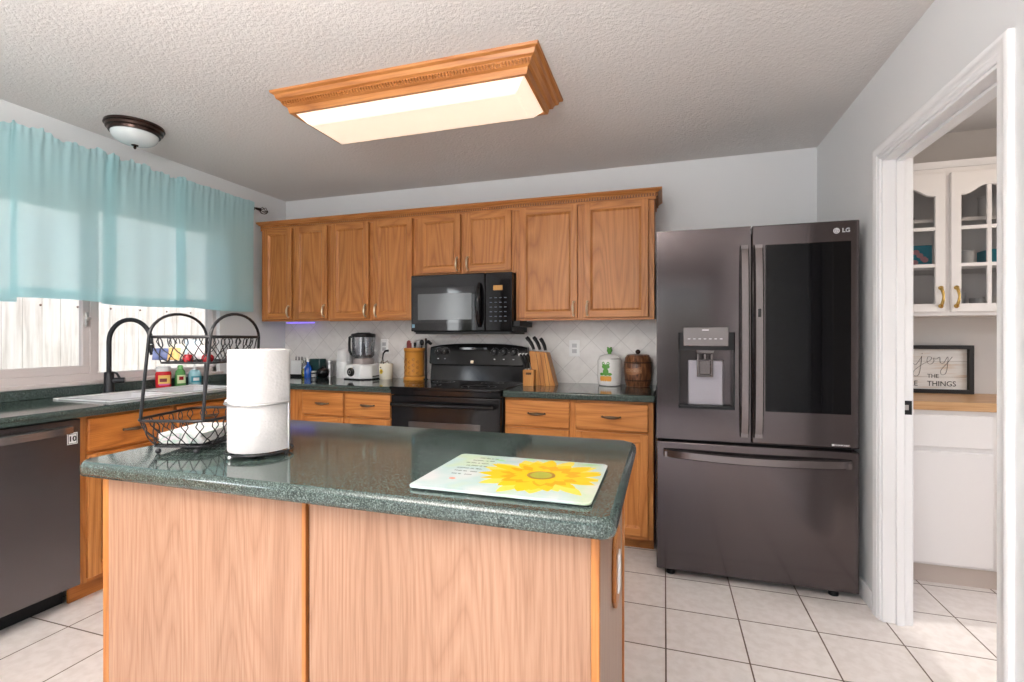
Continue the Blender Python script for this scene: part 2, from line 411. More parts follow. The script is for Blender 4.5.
# wall behind the camera with a wide patio door opening
bm = BM()
box(bm, 0, .7, YF-.12, YF, 0, H); box(bm, 3.9, W+.105, YF-.12, YF, 0, H); box(bm, .7, 3.9, YF-.12, YF, 2.2, H)
struct('wall_front', bm, paint('dim_room_paint', (.22, .20, .19)))  # unseen wall coloured darker to stand in for a dim room
# right wall with the doorway
DY0, DY1, DZ = -1.735, -.94, 2.02
bm = BM()
box(bm, W, W+.105, DY1, 0, 0, H); box(bm, W, W+.105, YF, DY0, 0, H); box(bm, W, W+.105, DY0, DY1, DZ, H)
struct('wall_right', bm, 'wall')
# pantry
struct('wall_pantry_back', bx(W+.105, 6.0, -.012, 0, 0, H), 'pantry_wall')
struct('wall_pantry_front', bx(W+.105, 6.0, -2.7, -2.6, 0, H), 'pantry_wall')
bm = BM(); box(bm, 5.9, 6.0, -2.6, -1.95, 0, H); box(bm, 5.9, 6.0, -.65, -.012, 0, H); box(bm, 5.9, 6.0, -1.95, -.65, 0, .8); box(bm, 5.9, 6.0, -1.95, -.65, 2.1, H)
struct('wall_pantry_right', bm, 'pantry_wall')
# baseboards
struct('baseboard_right', bx(W-.014, W, -.865, -.02, 0, .085), 'trim', bevel=.003)
struct('baseboard_near', bx(W-.014, W, YF, DY0-.09, 0, .085), 'trim', bevel=.003)
# backsplash
bm = BM(); box(bm, .0, W-.95+.0, -.008, 0, CT, 1.40)
struct('trim_1', bm, 'splash')
# doorway lining
door = thing('door_1', (W, DY1, 0), '', 'doorway'); del door['label']; del door['category']; door['kind'] = 'structure'
bm = BM(); box(bm, W-.002, W+.107, DY1-.016, DY1, 0, DZ); box(bm, W-.002, W+.107, DY0, DY0+.016, 0, DZ); box(bm, W-.002, W+.107, DY0+.016, DY1-.016, DZ-.016, DZ)
obj('jamb', bm, 'trim', door, bevel=.0015)
bm = BM(); box(bm, W+.045, W+.075, DY1-.028, DY1-.016, 0, DZ-.016); box(bm, W+.045, W+.075, DY0+.016, DY0+.028, 0, DZ-.016); box(bm, W+.045, W+.075, DY0+.028, DY1-.028, DZ-.028, DZ-.016)
obj('door_stop', bm, 'trim', door, bevel=.002)
def casing_profile():   # (distance from opening, projection)
    return [(0, 0), (0, .007), (.005, .011), (.016, .011), (.021, .015), (.038, .015), (.044, .018), (.056, .018), (.060, .015), (.060, 0)]
def sweep_frame(bm, path, prof, place):
    rings = []
    for k, (p, o) in enumerate(path): rings.append([bm.verts.new(place(p, o, d, h)) for d, h in prof])
    n = len(prof)
    for a, b in zip(rings, rings[1:]):
        for i in range(n): bm.faces.new((a[i], a[(i+1) % n], b[(i+1) % n], b[i]))
    bm.faces.new(rings[0]); bm.faces.new(rings[-1][::-1])
    return bm
for side in (-1, 1):
    xw = W if side < 0 else W+.105
    path = [((DY1-.005, 0), (1, 0)), ((DY1-.005, DZ-.005), (1, 1)), ((DY0+.005, DZ-.005), (-1, 1)), ((DY0+.005, 0), (-1, 0))]
    bm = sweep_frame(BM(), path, casing_profile(), lambda p, o, d, h: (xw+side*h, p[0]+o[0]*d, p[1]+o[1]*d))
    obj('casing', bm, 'trim', door, smooth=True)
bm = BM(); box(bm, 4.116, 4.154, DY1-.0185, DY1-.0165, .905, .965); sp = obj('strike_plate', bm, 'matte_black', door, bevel=.004)
obj('latch_hole', bx(4.126, 4.142, DY1-.0195, DY1-.0186, .925, .947), 'steel', sp)
# window 1 above the sink: frame, fixed pane, sliding sash
win = thing('window_1', (-.05, WY0, WZ0), '', 'window'); del win['label']; del win['category']; win['kind'] = 'structure'
bm = BM(); zf0, zf1 = WZ0+.055, WZ1
box(bm, -.10, -.03, WY0, WY1, WZ0, zf0-.012); box(bm, -.10, -.03, WY0, WY1, zf1-.05, zf1)
box(bm, -.10, -.03, WY1-.035, WY1, WZ0, zf1); box(bm, -.10, -.03, WY0, WY0+.04, WZ0, zf1)
box(bm, -.09, -.035, -1.525+.035, -1.445, zf0-.012, zf1-.05)
obj('frame', bm, 'window_frame', win, bevel=.003)
bm = BM(); yl, yr = WY0+.04, -1.49
box(bm, -.075, -.04, yl, yr, zf0-.012, zf0+.035); box(bm, -.075, -.04, yl, yr, zf1-.1, zf1-.05); box(bm, -.075, -.04, yr-.035, yr, zf0+.035, zf1-.1); box(bm, -.075, -.04, yl, yl+.04, zf0+.035, zf1-.1)
sash = obj('sliding_sash', bm, 'window_frame', win, bevel=.003)
obj('pane', bx(-.060, -.056, yl+.035, yr-.03, zf0+.03, zf1-.09), 'pane', sash)
bm = BM(); box(bm, -.04, -.026, -1.517, -1.503, 1.30, 1.38); cyl(bm, (-.03, -1.51, 1.345), (-.012, -1.51, 1.345), .012); obj('sash_lock', bm, 'steel', sash, bevel=.003)
obj('pane', bx(-.078, -.074, -1.45, WY1-.03, zf0-.015, zf1-.045), 'pane', win)
obj('sill', bx(-.12, .006, WY0-.03, WY1+.03, WZ0-.018, WZ0+.004), 'window_frame', win, bevel=.004)
# second window, out of frame, that lets daylight into the dining end
win2 = thing('window_2', (-.05, -5.4, .8), '', 'window'); del win2['label']; del win2['category']; win2['kind'] = 'structure'
bm = BM(); box(bm, -.09, -.04, -5.4, -4.1, .8, .85); box(bm, -.09, -.04, -5.4, -4.1, 2.0, 2.05); box(bm, -.09, -.04, -5.4, -5.35, .85, 2); box(bm, -.09, -.04, -4.15, -4.1, .85, 2); box(bm, -.09, -.04, -4.77, -4.73, .85, 2)
obj('frame', bm, 'trim', win2, bevel=.003)
# patio door frame behind the camera
d2 = thing('door_2', (2.3, YF, 0), '', 'door'); del d2['label']; del d2['category']; d2['kind'] = 'structure'
bm = BM()
for x in (.7, 2.26, 3.82): box(bm, x, x+.08, YF-.08, YF-.02, 0, 2.2)
box(bm, .78, 3.82, YF-.08, YF-.02, 0, .09); box(bm, .78, 3.82, YF-.08, YF-.02, 2.1, 2.2)
obj('frame', bm, 'trim', d2, bevel=.004)
# outdoors
struct('ground', bx(-14, -.13, -12, 8, -.35, -.3), 'grass')

# ================================================================== FENCE
fence = thing('board_fence', (-2.2, -1, -.3), 'whitewashed vertical board fence in the sun outside the sink window', 'fence')
y = -7.0; k = 0
boards = BM()
while y < 5.2:
    dw = .138; top = 2.62+random.uniform(-.012, .012)
    box(boards, -2.222+random.uniform(-.003, .003), -2.2, y, y+dw, -.3, top); y += dw+.0025; k += 1
obj('fence_boards', boards, 'fence', fence)
bm = BM()
for z in (.15, 1.53, 2.4): box(bm, -2.26, -2.223, -7, 5.2, z-.045, z+.045)
obj('fence_rails', bm, 'fence', fence)
y = -4.61
while y < 3.4:
    obj('nail_head', ball(BM(), (-2.198, y, 1.53), .009, n=8), mat('rusty_nail', (.16, .08, .05), .7) if 'rusty_nail' not in bpy.data.materials else bpy.data.materials['rusty_nail'], fence); y += .29


# ================================================================== CABINETRY
def pull_h(parent, cx, y, z, mtl='bronze', L=.10, side=False):
    """curved bow pull on a drawer front; side=True puts it on a front that faces +X"""
    def P(a, out, zz): return (cx+out, y+a, zz) if side else (cx+a, y-out, zz)
    bm = BM(); n = 14
    pts = [P(-L/2+L*i/n, .006+.018*math.sin(PI*i/n), z-.003) for i in range(n+1)]
    rad = [.0036+.0052*math.sin(PI*i/n) for i in range(n+1)]
    tube(bm, pts, rad, 10)
    for s in (-1, 1): cyl(bm, P(s*L/2, 0, z-.003), P(s*L/2, .009, z-.003), .007, .004, 12)
    return obj('handle', bm, mtl, parent, smooth=True, label='curved antique bronze bow pull')
def pull_v(parent, x, y, zc, mtl='nickel', L=.085):
    bm = BM(); n = 14
    pts = [(x, y-(.007+.016*math.sin(PI*i/n)**.6), zc-L/2+L*i/n) for i in range(n+1)]
    rad = [.0045+.0035*math.sin(PI*i/n) for i in range(n+1)]
    tube(bm, pts, rad, 8)
    for s in (-1, 1): cyl(bm, (x, y, zc+s*L/2), (x, y-.010, zc+s*L/2), .0085, .005, 12)
    return obj('handle', bm, mtl, parent, smooth=True, label='bowed brass and pewter pull')
def door_panel(parent, a0, a1, b0, b1, P, m):
    """recessed flat panel with a moulded edge; P(u, v, depth) -> point"""
    bm = BM(); g = .011
    o = [(a0, b0), (a1, b0), (a1, b1), (a0, b1)]; i_ = [(a0+g, b0+g), (a1-g, b0+g), (a1-g, b1-g), (a0+g, b1-g)]
    vo = [bm.verts.new(P(p[0], p[1], .004)) for p in o]; vi = [bm.verts.new(P(p[0], p[1], .013)) for p in i_]; vb = [bm.verts.new(P(p[0], p[1], .0185)) for p in o]
    for k in range(4): bm.faces.new((vo[k], vo[(k+1) % 4], vi[(k+1) % 4], vi[k])); bm.faces.new((vo[k], vo[(k+1) % 4], vb[(k+1) % 4], vb[k]))
    bm.faces.new(vi); bm.faces.new(vb)
    return obj('panel', bm, m, parent)
def panel_door(parent, x0, x1, z0, z1, y, mv='oak_v', mh='oak_h', t=.02, fw=.046, name='door'):
    """frame-and-flat-panel door facing -Y; its front is at y-t"""
    bm = slab([x0, x0+fw, x1-fw, x1], [z0, z0+fw, z1-fw, z1], lambda i, j: not (i == 1 and j == 1), lambda u, v, q: (u, q, v), y-t, y)
    d = two_mats(obj(name, bm, mv, parent, bevel=.003), mh)
    door_panel(d, x0+fw, x1-fw, z0+fw, z1-fw, lambda u, v, q: (u, y-t+q, v), mv)
    return d
UZ0, UZ1, UY = 1.372, 2.135, -.315
def upper(x0, x1, z0, doors, hinge, label, stile=.03):
    t = thing('wall_cabinet', ((x0+x1)/2, 0, z0), label, 'cabinet', 'oak wall cabinets above the counter')
    bm = BM(); box(bm, x0, x1, UY+.018, 0, z0+.012, UZ1)
    obj('carcass', bm, 'oak_v', t)
    xs = [x0]+[v for d in doors for v in d]+[x1]
    bm = slab(xs, [z0, z0+.03, UZ1-.05, UZ1], lambda i, j: i % 2 == 0 or j != 1, lambda u, v, q: (u, q, v), UY, UY+.018)
    two_mats(obj('face_frame', bm, 'oak_v', t, bevel=.0015), 'oak_h')
    for (a, b), h in zip(doors, hinge):
        d = panel_door(t, a, b, z0+.016, 2.098, UY)
        pull_v(d, b-.024 if h == 'r' else a+.024, UY-.02, z0+.075)
    return t
upper(.05, .70, 1.366, [(.083, .355), (.385, .685)], 'rr', 'oak wall cabinet at the far left corner with two doors beside the curtain')
upper(.70, 1.437, 1.362, [(.728, 1.052), (1.094, 1.415)], 'rl', 'oak wall cabinet with two tall doors just left of the black microwave')
upper(1.437, 2.19, 1.675, [(1.460, 1.790), (1.822, 2.160)], 'rl', 'short oak wall cabinet directly above the black microwave')
upper(2.19, 3.085, 1.349, [(2.218, 2.607), (2.648, 3.05)], 'rl', 'widest oak wall cabinet with two doors next to the refrigerator')
# crown moulding with a dentil band
cr = thing('crown_moulding', (1.55, UY, UZ1), 'oak crown moulding with dentil band running above all the wall cabinets', 'moulding')
prof = [(-.001, -.044), (-.009, -.044), (-.009, -.024), (-.011, -.024), (-.011, -.006), (-.024, -.004), (-.028, .002), (-.040, .008), (-.046, .014), (-.046, .020), (-.001, .020)]
rings = []
bm = BM()
def crp(i, px, pz):
    if i == 0: return (.05+px*.35, UY+px, UZ1+pz)
    if i == 1: return (3.085-px, UY+px, UZ1+pz)
    return (3.085-px, -.001, UZ1+pz)
for i in range(3): rings.append([bm.verts.new(crp(i, px, pz)) for px, pz in prof])
n = len(prof)
for a, b in zip(rings, rings[1:]):
    for i in range(n): bm.faces.new((a[i], a[(i+1) % n], b[(i+1) % n], b[i]))
bm.faces.new(rings[0]); bm.faces.new(rings[2][::-1])
obj('moulding', bm, 'oak_h', cr)
bm = BM(); box(bm, .048, 3.0955, UY-.0122, UY-.0105, UZ1-.0238, UZ1-.0065); box(bm, 3.0955, 3.0972, UY-.0122, -.01, UZ1-.0238, UZ1-.0065)
obj('dentil_ground', bm, 'frieze', cr)
bm = BM(); x = .055
while x < 3.09: box(bm, x, x+.010, UY-.020, UY-.012, UZ1-.022, UZ1-.0055); x += .017
y = UY
while y < -.02: box(bm, 3.097, 3.105, y, y+.010, UZ1-.022, UZ1-.0055); y += .017
o = obj('dentils', bm, 'oak_h', cr); o['kind'] = 'stuff'

# base cabinets on the back wall
BY = -.60
def base(x0, x1, cols, label, stile_l=0):
    t = thing('base_cabinet', ((x0+x1)/2, -.3, 0), label, 'cabinet', 'oak base cabinets')
    obj('carcass', bx(x0, x1, BY+.018, -.01, .09, CT-.041), 'oak_base_v', t)
    xs = [x0]+[v for c in cols for v in c]+[x1]
    bm = slab(xs, [.09, .125, .675, .715, .845, CT-.041], lambda i, j: i % 2 == 0 or j % 2 == 0, lambda u, v, q: (u, q, v), BY, BY+.018)
    two_mats(obj('face_frame', bm, 'oak_base_v', t, bevel=.0015), 'oak_base_h')
    obj('toe_board', bx(x0, x1, BY+.105, BY+.12, 0, .09), 'oak_base_h', t)
    for i, (a, b) in enumerate(cols):
        d = obj('drawer', bx(a-.006, b+.006, BY-.02, BY, .701, .858), 'oak_base_h', t, bevel=.006)
        pull_h(d, (a+b)/2, BY-.02, .783)
        d = panel_door(t, a-.006, b+.006, .112, .688, BY, 'oak_base_v', 'oak_base_h')
        pull_v(d, b-.02 if i == 0 else a+.02, BY-.02, .60, 'bronze')
    return t
base(.655, 1.435, [(.71, 1.035), (1.068, 1.405)], 'oak base cabinet with two drawers just left of the range')
base(2.205, 3.085, [(2.216, 2.603), (2.652, 3.052)], 'oak base cabinet with two drawers between the range and the refrigerator')
# sink cabinet on the left wall (faces +X)
LX = .565
def side_panel_door(parent, y0, y1, z0, z1, x, t=.02, fw=.055):
    bm = slab([y0, y0+fw, y1-fw, y1], [z0, z0+fw, z1-fw, z1], lambda i, j: not (i == 1 and j == 1), lambda u, v, q: (q, u, v), x, x+t)
    d = two_mats(obj('door', bm, 'oak_base_v', parent, bevel=.003), 'oak_base_y')
    door_panel(d, y0+fw, y1-fw, z0+fw, z1-fw, lambda u, v, q: (x+t-q, u, v), 'oak_base_v')
    return d
cf = obj('corner_filler', bx(LX+.001, .654, -.60, -.582, .0, CT-.041), 'oak_base_v', None); tag(cf, 'narrow oak filler board in the inner corner between the two base cabinet runs', 'filler board')
t = thing('sink_cabinet', (.3, -1.3, 0), 'oak sink base cabinet along the window wall, right of the dishwasher', 'cabinet', 'oak base cabinets')
obj('carcass', bx(.02, LX-.018, -1.913, -.62, .09, .66), 'oak_base_v', t)
obj('side_panel', bx(.02, LX-.018, -1.913, -1.893, .66, CT-.041), 'oak_base_v', t)
cols = [(-1.875, -1.475), (-1.44, -1.06)]
bm = slab([-1.913, -1.875, -1.475, -1.44, -1.06, -.60], [.09, .125, .675, .715, .845, CT-.041], lambda i, j: i % 2 == 0 or j % 2 == 0, lambda u, v, q: (q, u, v), LX-.018, LX)
two_mats(obj('face_frame', bm, 'oak_base_v', t, bevel=.0015), 'oak_base_y')
obj('toe_board', bx(LX-.075, LX-.06, -1.913, -.60, 0, .09), 'oak_base_y', t)
for i, (a, b) in enumerate(cols):
    d = obj('drawer', bx(LX, LX+.02, a-.006, b+.006, .701, .858), 'oak_base_y', t, bevel=.006)
    pull_h(d, LX+.02, (a+b)/2, .783, side=True)
    d = side_panel_door(t, a-.006, b+.006, .112, .688, LX)
    bm = BM(); tube(bm, [(LX+.026+.02*math.sin(PI*k/10), (b-.03 if i == 0 else a+.03), .56+.085*k/10) for k in range(11)], .005, 8); obj('handle', bm, 'bronze', d, smooth=True)

# ---------------- worktops
def worktop_poly(name, poly, z0, z1, label, bev=.011, parent=None):
    bm = prism(BM(), poly, 2, z0, z1)
    o = obj(name, bm, 'granite', parent, bevel=bev, segs=3)
    return o
ZW0 = CT-.04
SX0, SX1, SY0, SY1 = .14, .52, -1.74, -.98    # sink cut-out
lw = thing('l_shaped_worktop', (.4, -1.2, ZW0), 'dark green speckled worktop along the window wall and corner, holding the sink', 'worktop')
bm = BM()
box(bm, 0.001, SX0, -4.2, -.001, ZW0, CT); box(bm, SX0, .615, -4.2, SY0, ZW0, CT); box(bm, SX1, .615, SY0, SY1, ZW0, CT)
box(bm, SX0, .615, SY1, -.65, ZW0, CT); box(bm, SX0, 1.437, -.65, -.009, ZW0, CT)
bmesh.ops.remove_doubles(bm, verts=bm.verts, dist=.0001)
obj('slab', bm, 'granite', lw)
bm = BM(); tube(bm, [(.615, -4.2, CT-.012), (.615, -.66, CT-.012)], .0115, 12); tube(bm, [(.62, -.65, CT-.012), (1.436, -.65, CT-.012)], .0115, 12)
obj('rounded_nosing', bm, 'granite', lw, smooth=True)
obj('upstand', bx(.001, .02, -4.2, -.009, CT, CT+.052), 'granite', lw, bevel=.004)
rw = obj('worktop', bx(2.203, 3.095, -.65, -.009, ZW0, CT), 'granite', None, bevel=.01, segs=3)
tag(rw, 'dark green speckled worktop between the range and the refrigerator', 'worktop')

# sink
sk = thing('sink', ((SX0+SX1)/2, (SY0+SY1)/2, CT), 'white double bowl drop-in sink below the window', 'sink')
bm = BM()
def ring_rect(bm, o, i, z0, z1):
    (a0, a1, b0, b1), (c0, c1, d0, d1) = o, i
    box(bm, a0, c0, b0, b1, z0, z1); box(bm, c1, a1, b0, b1, z0, z1); box(bm, c0, c1, b0, d0, z0, z1); box(bm, c0, c1, d1, b1, z0, z1)
ym = (SY0+SY1)/2
ring_rect(bm, (SX0-.02, SX1+.02, SY0-.02, SY1+.02), (SX0+.02, SX1-.02, SY0+.02, SY1-.02), CT, CT+.009)
box(bm, SX0+.02, SX1-.02, ym-.02, ym+.02, CT-.03, CT+.006)
obj('rim', bm, 'sink_white', sk, bevel=.004)
for b0, b1 in ((SY0+.004, ym-.02), (ym+.02, SY1-.004)):
    bm = BM(); a0, a1 = SX0+.004, SX1-.004
    ring_rect(bm, (a0, a1, b0, b1), (a0+.016, a1-.016, b0+.016, b1-.016), CT-.19, CT); box(bm, a0, a1, b0, b1, CT-.2, CT-.19)
    bo = obj('bowl', bm, 'sink_white', sk)
    bm = BM(); lathe(bm, [(0, 0), (.04, 0), (.045, .004), (.03, .004), (.0, .001)], ((a0+a1)/2, (b0+b1)/2, CT-.19), 20); obj('drain', bm, 'steel', bo, smooth=True)
# faucet
FX, FY = .10, -1.478
fc = thing('faucet', (FX, FY, CT), 'matte black gooseneck pull-down faucet behind the sink', 'faucet')
bm = BM(); lathe(bm, [(0, 0), (.032, 0), (.032, .006), (.027, .010), (.0245, .03), (.0235, .12), (.020, .125), (0, .125)], (FX, FY, CT), 24)
obj('body', bm, 'matte_black', fc, smooth=True)
d = Vector((.205, .090, 0)); L_ = d.length; d.normalize(); R_ = L_/2
pts = [(FX, FY, CT+.12), (FX, FY, CT+.22), (FX, FY, CT+.30)]
for i in range(1, 17):
    a = PI-PI*i/16*1.04
    c_ = Vector((FX, FY, CT+.30))+d*R_
    pts.append(tuple(c_+d*R_*math.cos(a)+Vector((0, 0, R_*1.12*math.sin(a)))))
obj('gooseneck', tube(BM(), pts, .0125, 16), 'matte_black', fc, smooth=True)
e = Vector(pts[-1]); e2 = e+Vector((.012, .006, -.060))
obj('collar', cyl(BM(), e+Vector((0, 0, .001)), e+Vector((0, 0, -.005)), .0135), 'steel', fc, smooth=True)
obj('spray_head', cyl(BM(), e+Vector((0, 0, -.005)), e2, .0135, .0165), 'black_plastic', fc, smooth=True)
bm = BM(); cyl(bm, (FX+.012, FY+.012, CT+.075), (FX+.052, FY+.05, CT+.075), .0165, .0165); tube(bm, [(FX+.035, FY+.035, CT+.085), (FX+.02, FY+.028, CT+.115), (FX+.005, FY+.012, CT+.125)], [.007, .006, .004], 10)
obj('lever', bm, 'matte_black', fc, smooth=True)

# ================================================================== RANGE
RX0, RX1, RF = 1.442, 2.198, -.665
rg = thing('range', ((RX0+RX1)/2, -.34, 0), 'black freestanding electric range with glass cooktop between the base cabinets', 'stove')
bm = BM(); box(bm, RX0, RX1, RF+.04, -.02, .09, CT-.012); box(bm, RX0+.02, RX1-.02, RF+.07, -.05, .0, .09)
obj('body', bm, 'black_enamel', rg, bevel=.004)
obj('cooktop', bx(RX0-.004, RX1+.004, RF-.012, -.115, CT-.012, CT+.006), 'black_gloss', rg, bevel=.004)
ct = rg.children[-1]
for (x, y, r) in ((1.63, -.52, .095), (2.0, -.52, .115), (1.63, -.26, .08), (2.0, -.26, .08)):
    bm = BM(); 
    n = 40
    for rr in (r, r*.62):
        a = [bm.verts.new((x+rr*math.cos(2*PI*i/n), y+rr*math.sin(2*PI*i/n), CT+.0066)) for i in range(n)]
        b = [bm.verts.new((x+(rr-.003)*math.cos(2*PI*i/n), y+(rr-.003)*math.sin(2*PI*i/n), CT+.0066)) for i in range(n)]
        for i in range(n): bm.faces.new((a[i], a[(i+1) % n], b[(i+1) % n], b[i]))
    obj('burner_ring', bm, mat('burner_print', (.09, .09, .095), .3) if 'burner_print' not in bpy.data.materials else bpy.data.materials['burner_print'], ct)
# oven door
dr = obj('oven_door', bx(RX0+.004, RX1-.004, RF, RF+.038, .225, CT-.05), 'black_enamel', rg, bevel=.006)
obj('window', bx(RX0+.13, RX1-.13, RF-.003, RF+.001, .42, .70), 'oven_glass', dr, bevel=.002)
bm = BM(); tube(bm, [(RX0+.03, RF-.045, .812), ((RX0+RX1)/2, RF-.052, .812), (RX1-.03, RF-.045, .812)], .013, 12)
for x in (RX0+.05, RX1-.05): box(bm, x-.014, x+.014, RF-.045, RF+.002, .80, .824)
obj('handle', bm, 'black_enamel', dr, smooth=True)
obj('front_trim', bx(RX0, RX1, RF+.002, RF+.04, CT-.047, CT-.012), 'black_enamel', rg, bevel=.003)
sd = obj('storage_drawer', bx(RX0+.004, RX1-.004, RF+.004, RF+.038, .09, .215), 'black_enamel', rg, bevel=.006)
# backguard
bm = BM(); prism(bm, [(-.112, CT), (-.095, CT+.12), (-.02, CT+.12), (-.02, CT)], 0, RX0+.004, RX1-.004)
obj('backguard_riser', bm, 'black_enamel', rg, bevel=.003)
bm = BM(); n = 18; top = []; 
poly = []
for i in range(n+1):
    u = -1+2*i/n; poly.append((RX0-.006+(RX1-RX0+.012)*i/n, 1.192-.026*abs(u)**3.2))
poly += [(RX1+.004, CT+.128), (RX1-.03, CT+.116), (RX0+.03, CT+.116), (RX0-.004, CT+.128)]
for yy in (0,): prism(bm, poly, 1, -.125, -.022)
for v in bm.verts:
    if v.co.y < -.1: v.co.y += (v.co.z-(CT+.09))*.22
cpn = obj('control_panel', bm, 'black_enamel', rg, bevel=.008, segs=3)
def cpy(z): return -.125+(z-(CT+.09))*.22
def knob(parent, x, z, r=.021):
    y = cpy(z); q = Vector((0, 0, 1)).rotation_difference(Vector((0, -1, .2)).normalized()).to_matrix()
    bm = BM(); lathe(bm, [(0, .0), (r+.003, 0), (r+.003, .004), (r, .006), (r*.86, .022), (0, .024)], (x, y+.001, z), 24, rot=q)
    for v in bm.verts: pass
    k = obj('knob', bm, 'black_plastic', parent, smooth=True)
    p = Vector((x, y, z))+q @ Vector((0, 0, .0245))
    bm = BM(); box(bm, x-.0012, x+.0012, p.y-.001, p.y+.0005, z+.004, z+.018); obj('pointer', bm, 'grey_print', k)
for x in (RX0+.07, RX0+.125, RX1-.235, RX1-.165, RX1-.09): knob(cpn, x, 1.128)
bm = BM()
for x in (RX0+.07, RX0+.125, RX1-.235, RX1-.165, RX1-.09):
    box(bm, x-.006, x+.006, cpy(1.078)-.0005, cpy(1.078)+.003, 1.074, 1.082)
    for k in range(9):
        a = PI*k/8; z = 1.128+.033*math.sin(a); xx = x+.033*math.cos(a); box(bm, xx-.0012, xx+.0012, cpy(z)-.0005, cpy(z)+.003, z-.0015, z+.0015)
obj('markings', bm, 'grey_print', cpn)
dp = obj('display', bx(RX0+.235, RX0+.455, cpy(1.15)-.0005, -.09, 1.09, 1.165), 'dark_glass', cpn, bevel=.002)
bm = BM()
for i in range(6):
    for j in range(2): xx = RX0+.25+.034*i; z = 1.105+.018*j; box(bm, xx, xx+.02, cpy(1.15)-.0014, cpy(1.15), z, z+.003)
obj('button_print', bm, 'grey_print', dp)
bm = BM(); box(bm, RX0+.335, RX0+.358, cpy(1.05)-.0008, cpy(1.05)+.003, 1.044, 1.068); bd = obj('maker_badge', bm, 'nickel', cpn, bevel=.001, label='small square silver maker badge')

# ================================================================== MICROWAVE
MX0, MX1, MZ0, MZ1, MF = 1.440, 2.186, 1.262, 1.672, -.395
mw = thing('microwave', ((MX0+MX1)/2, -.2, MZ0), 'black over-the-range microwave hanging under the short oak cabinet', 'microwave')
obj('body', bx(MX0+.004, MX1-.004, MF+.035, -.01, MZ0+.012, MZ1), 'black_plastic', mw, bevel=.003)
bm = BM()
def bowed(bm, x0, x1, z0, z1, y, t, bow, n=10):
    A = []; 
    for i in range(n+1):
        u = i/n; x = x0+(x1-x0)*u; A.append((x, y-bow*(1-(2*u-1)**2)))
    A += [(x1, y+t), (x0, y+t)]
    return prism(bm, A, 2, z0, z1)
XS = 1.995
dm = obj('door', bx(MX0, XS, MF, MF+.034, MZ0+.018, MZ1), 'black_gloss', mw, bevel=.006)
obj('window_surround', bx(MX0+.02, XS-.075, MF-.0012, MF+.001, 1.335, 1.585), 'dark_glass', dm, bevel=.001)
obj('window', bx(MX0+.055, XS-.095, MF-.0022, MF-.001, 1.36, 1.54), 'micro_glass', dm, bevel=.001)
bm = BM(); n = 14
pts = [(XS-.035, MF-.008-.032*math.sin(PI*i/n)**.6, 1.312+.29*i/n) for i in range(n+1)]
tube(bm, pts, [.010+.011*math.sin(PI*i/n) for i in range(n+1)], 12)
obj('handle', bm, 'black_gloss', dm, smooth=True)
obj('energy_sticker', bx(MX0+.010, MX0+.030, MF-.0012, MF+.001, 1.305, 1.33), mat('blue_sticker', (.15, .30, .42), .4), dm)
cp = obj('control_panel', bx(XS+.003, MX1, MF, MF+.034, MZ0+.018, MZ1), 'black_gloss', mw, bevel=.006)
obj('display', bx(XS+.06, XS+.125, MF-.0012, MF+.001, 1.552, 1.585), 'amber', cp, bevel=.001)
bm = BM()
for r_ in range(6):
    for c_ in range(4):
        x = XS+.035+.034*c_; z = 1.345+.031*r_; box(bm, x, x+.016, MF-.001, MF+.001, z, z+.004)
obj('keypad_print', bm, mat('dim_blue_print', (.12, .15, .2), .4), cp)
obj('bottom_vent', bx(MX0+.03, MX1-.02, MF+.01, -.02, MZ0, MZ0+.013), 'black_plastic', mw, bevel=.002)
bm = BM(); box(bm, 2.187, 2.232, -.37, -.05, 1.310, 1.3485)
o = obj('under_cabinet_box', bm, 'black_plastic', None, bevel=.003); tag(o, 'flat dark box fixed under the wall cabinet, right of the microwave', 'box')

# ================================================================== REFRIGERATOR
FX0, FX1, FD = 3.105, 4.010, -.815
fr = thing('refrigerator', ((FX0+FX1)/2, -.42, 0), 'black stainless french door refrigerator with water dispenser and dark glass panel', 'refrigerator')
obj('case', bx(FX0+.004, FX1-.004, FD+.085, -.03, .045, 1.765), mat('dark_grey_case', (.035, .033, .035), .4), fr, bevel=.004)
GX = 3.553
def door_with_hole(x0, x1, z0, z1, hole, t=.07):
    bm = BM(); r = .0
    if hole:
        a0, a1, b0, b1 = hole
        box(bm, x0, a0, FD, FD+t, z0, z1); box(bm, a1, x1, FD, FD+t, z0, z1); box(bm, a0, a1, FD, FD+t, z0, b0); box(bm, a0, a1, FD, FD+t, b1, z1)
        bmesh.ops.remove_doubles(bm, verts=bm.verts, dist=.0001)
        box(bm, a0-.001, a1+.001, FD+t-.004, FD+t, b0-.001, b1+.001)
    else: box(bm, x0, x1, FD, FD+t, z0, z1)
    return bm
DZ0, DZ1 = .716, 1.785
HX0, HX1, HZ0, HZ1 = 3.213, 3.479, .875, 1.262
ld = obj('left_door', door_with_hole(FX0, GX-.003, DZ0, DZ1, (HX0, HX1, HZ0, HZ1)), 'black_steel', fr)
bm = BM(); box(bm, HX0, HX0+.006, FD+.001, FD+.066, HZ0, HZ1); box(bm, HX1-.006, HX1, FD+.001, FD+.066, HZ0, HZ1); box(bm, HX0, HX1, FD+.001, FD+.066, HZ0, HZ0+.012); box(bm, HX0, HX1, FD+.001, FD+.066, HZ1-.09, HZ1)
dsp = obj('dispenser_recess', bm, 'black_plastic', ld)
bm = BM(); box(bm, HX0+.048, HX1-.048, FD+.052, FD+.064, HZ0+.012, 1.12); obj('dispenser_back', bm, 'dispenser_grey', dsp, bevel=.006)
obj('dispenser_panel', bx(3.236, 3.449, FD-.010, FD+.02, 1.193, 1.288), 'panel_grey', ld, bevel=.003)
bm = BM()
for i in range(7): x = 3.258+.025*i; box(bm, x, x+.012, FD-.0108, FD-.0098, 1.228, 1.231)
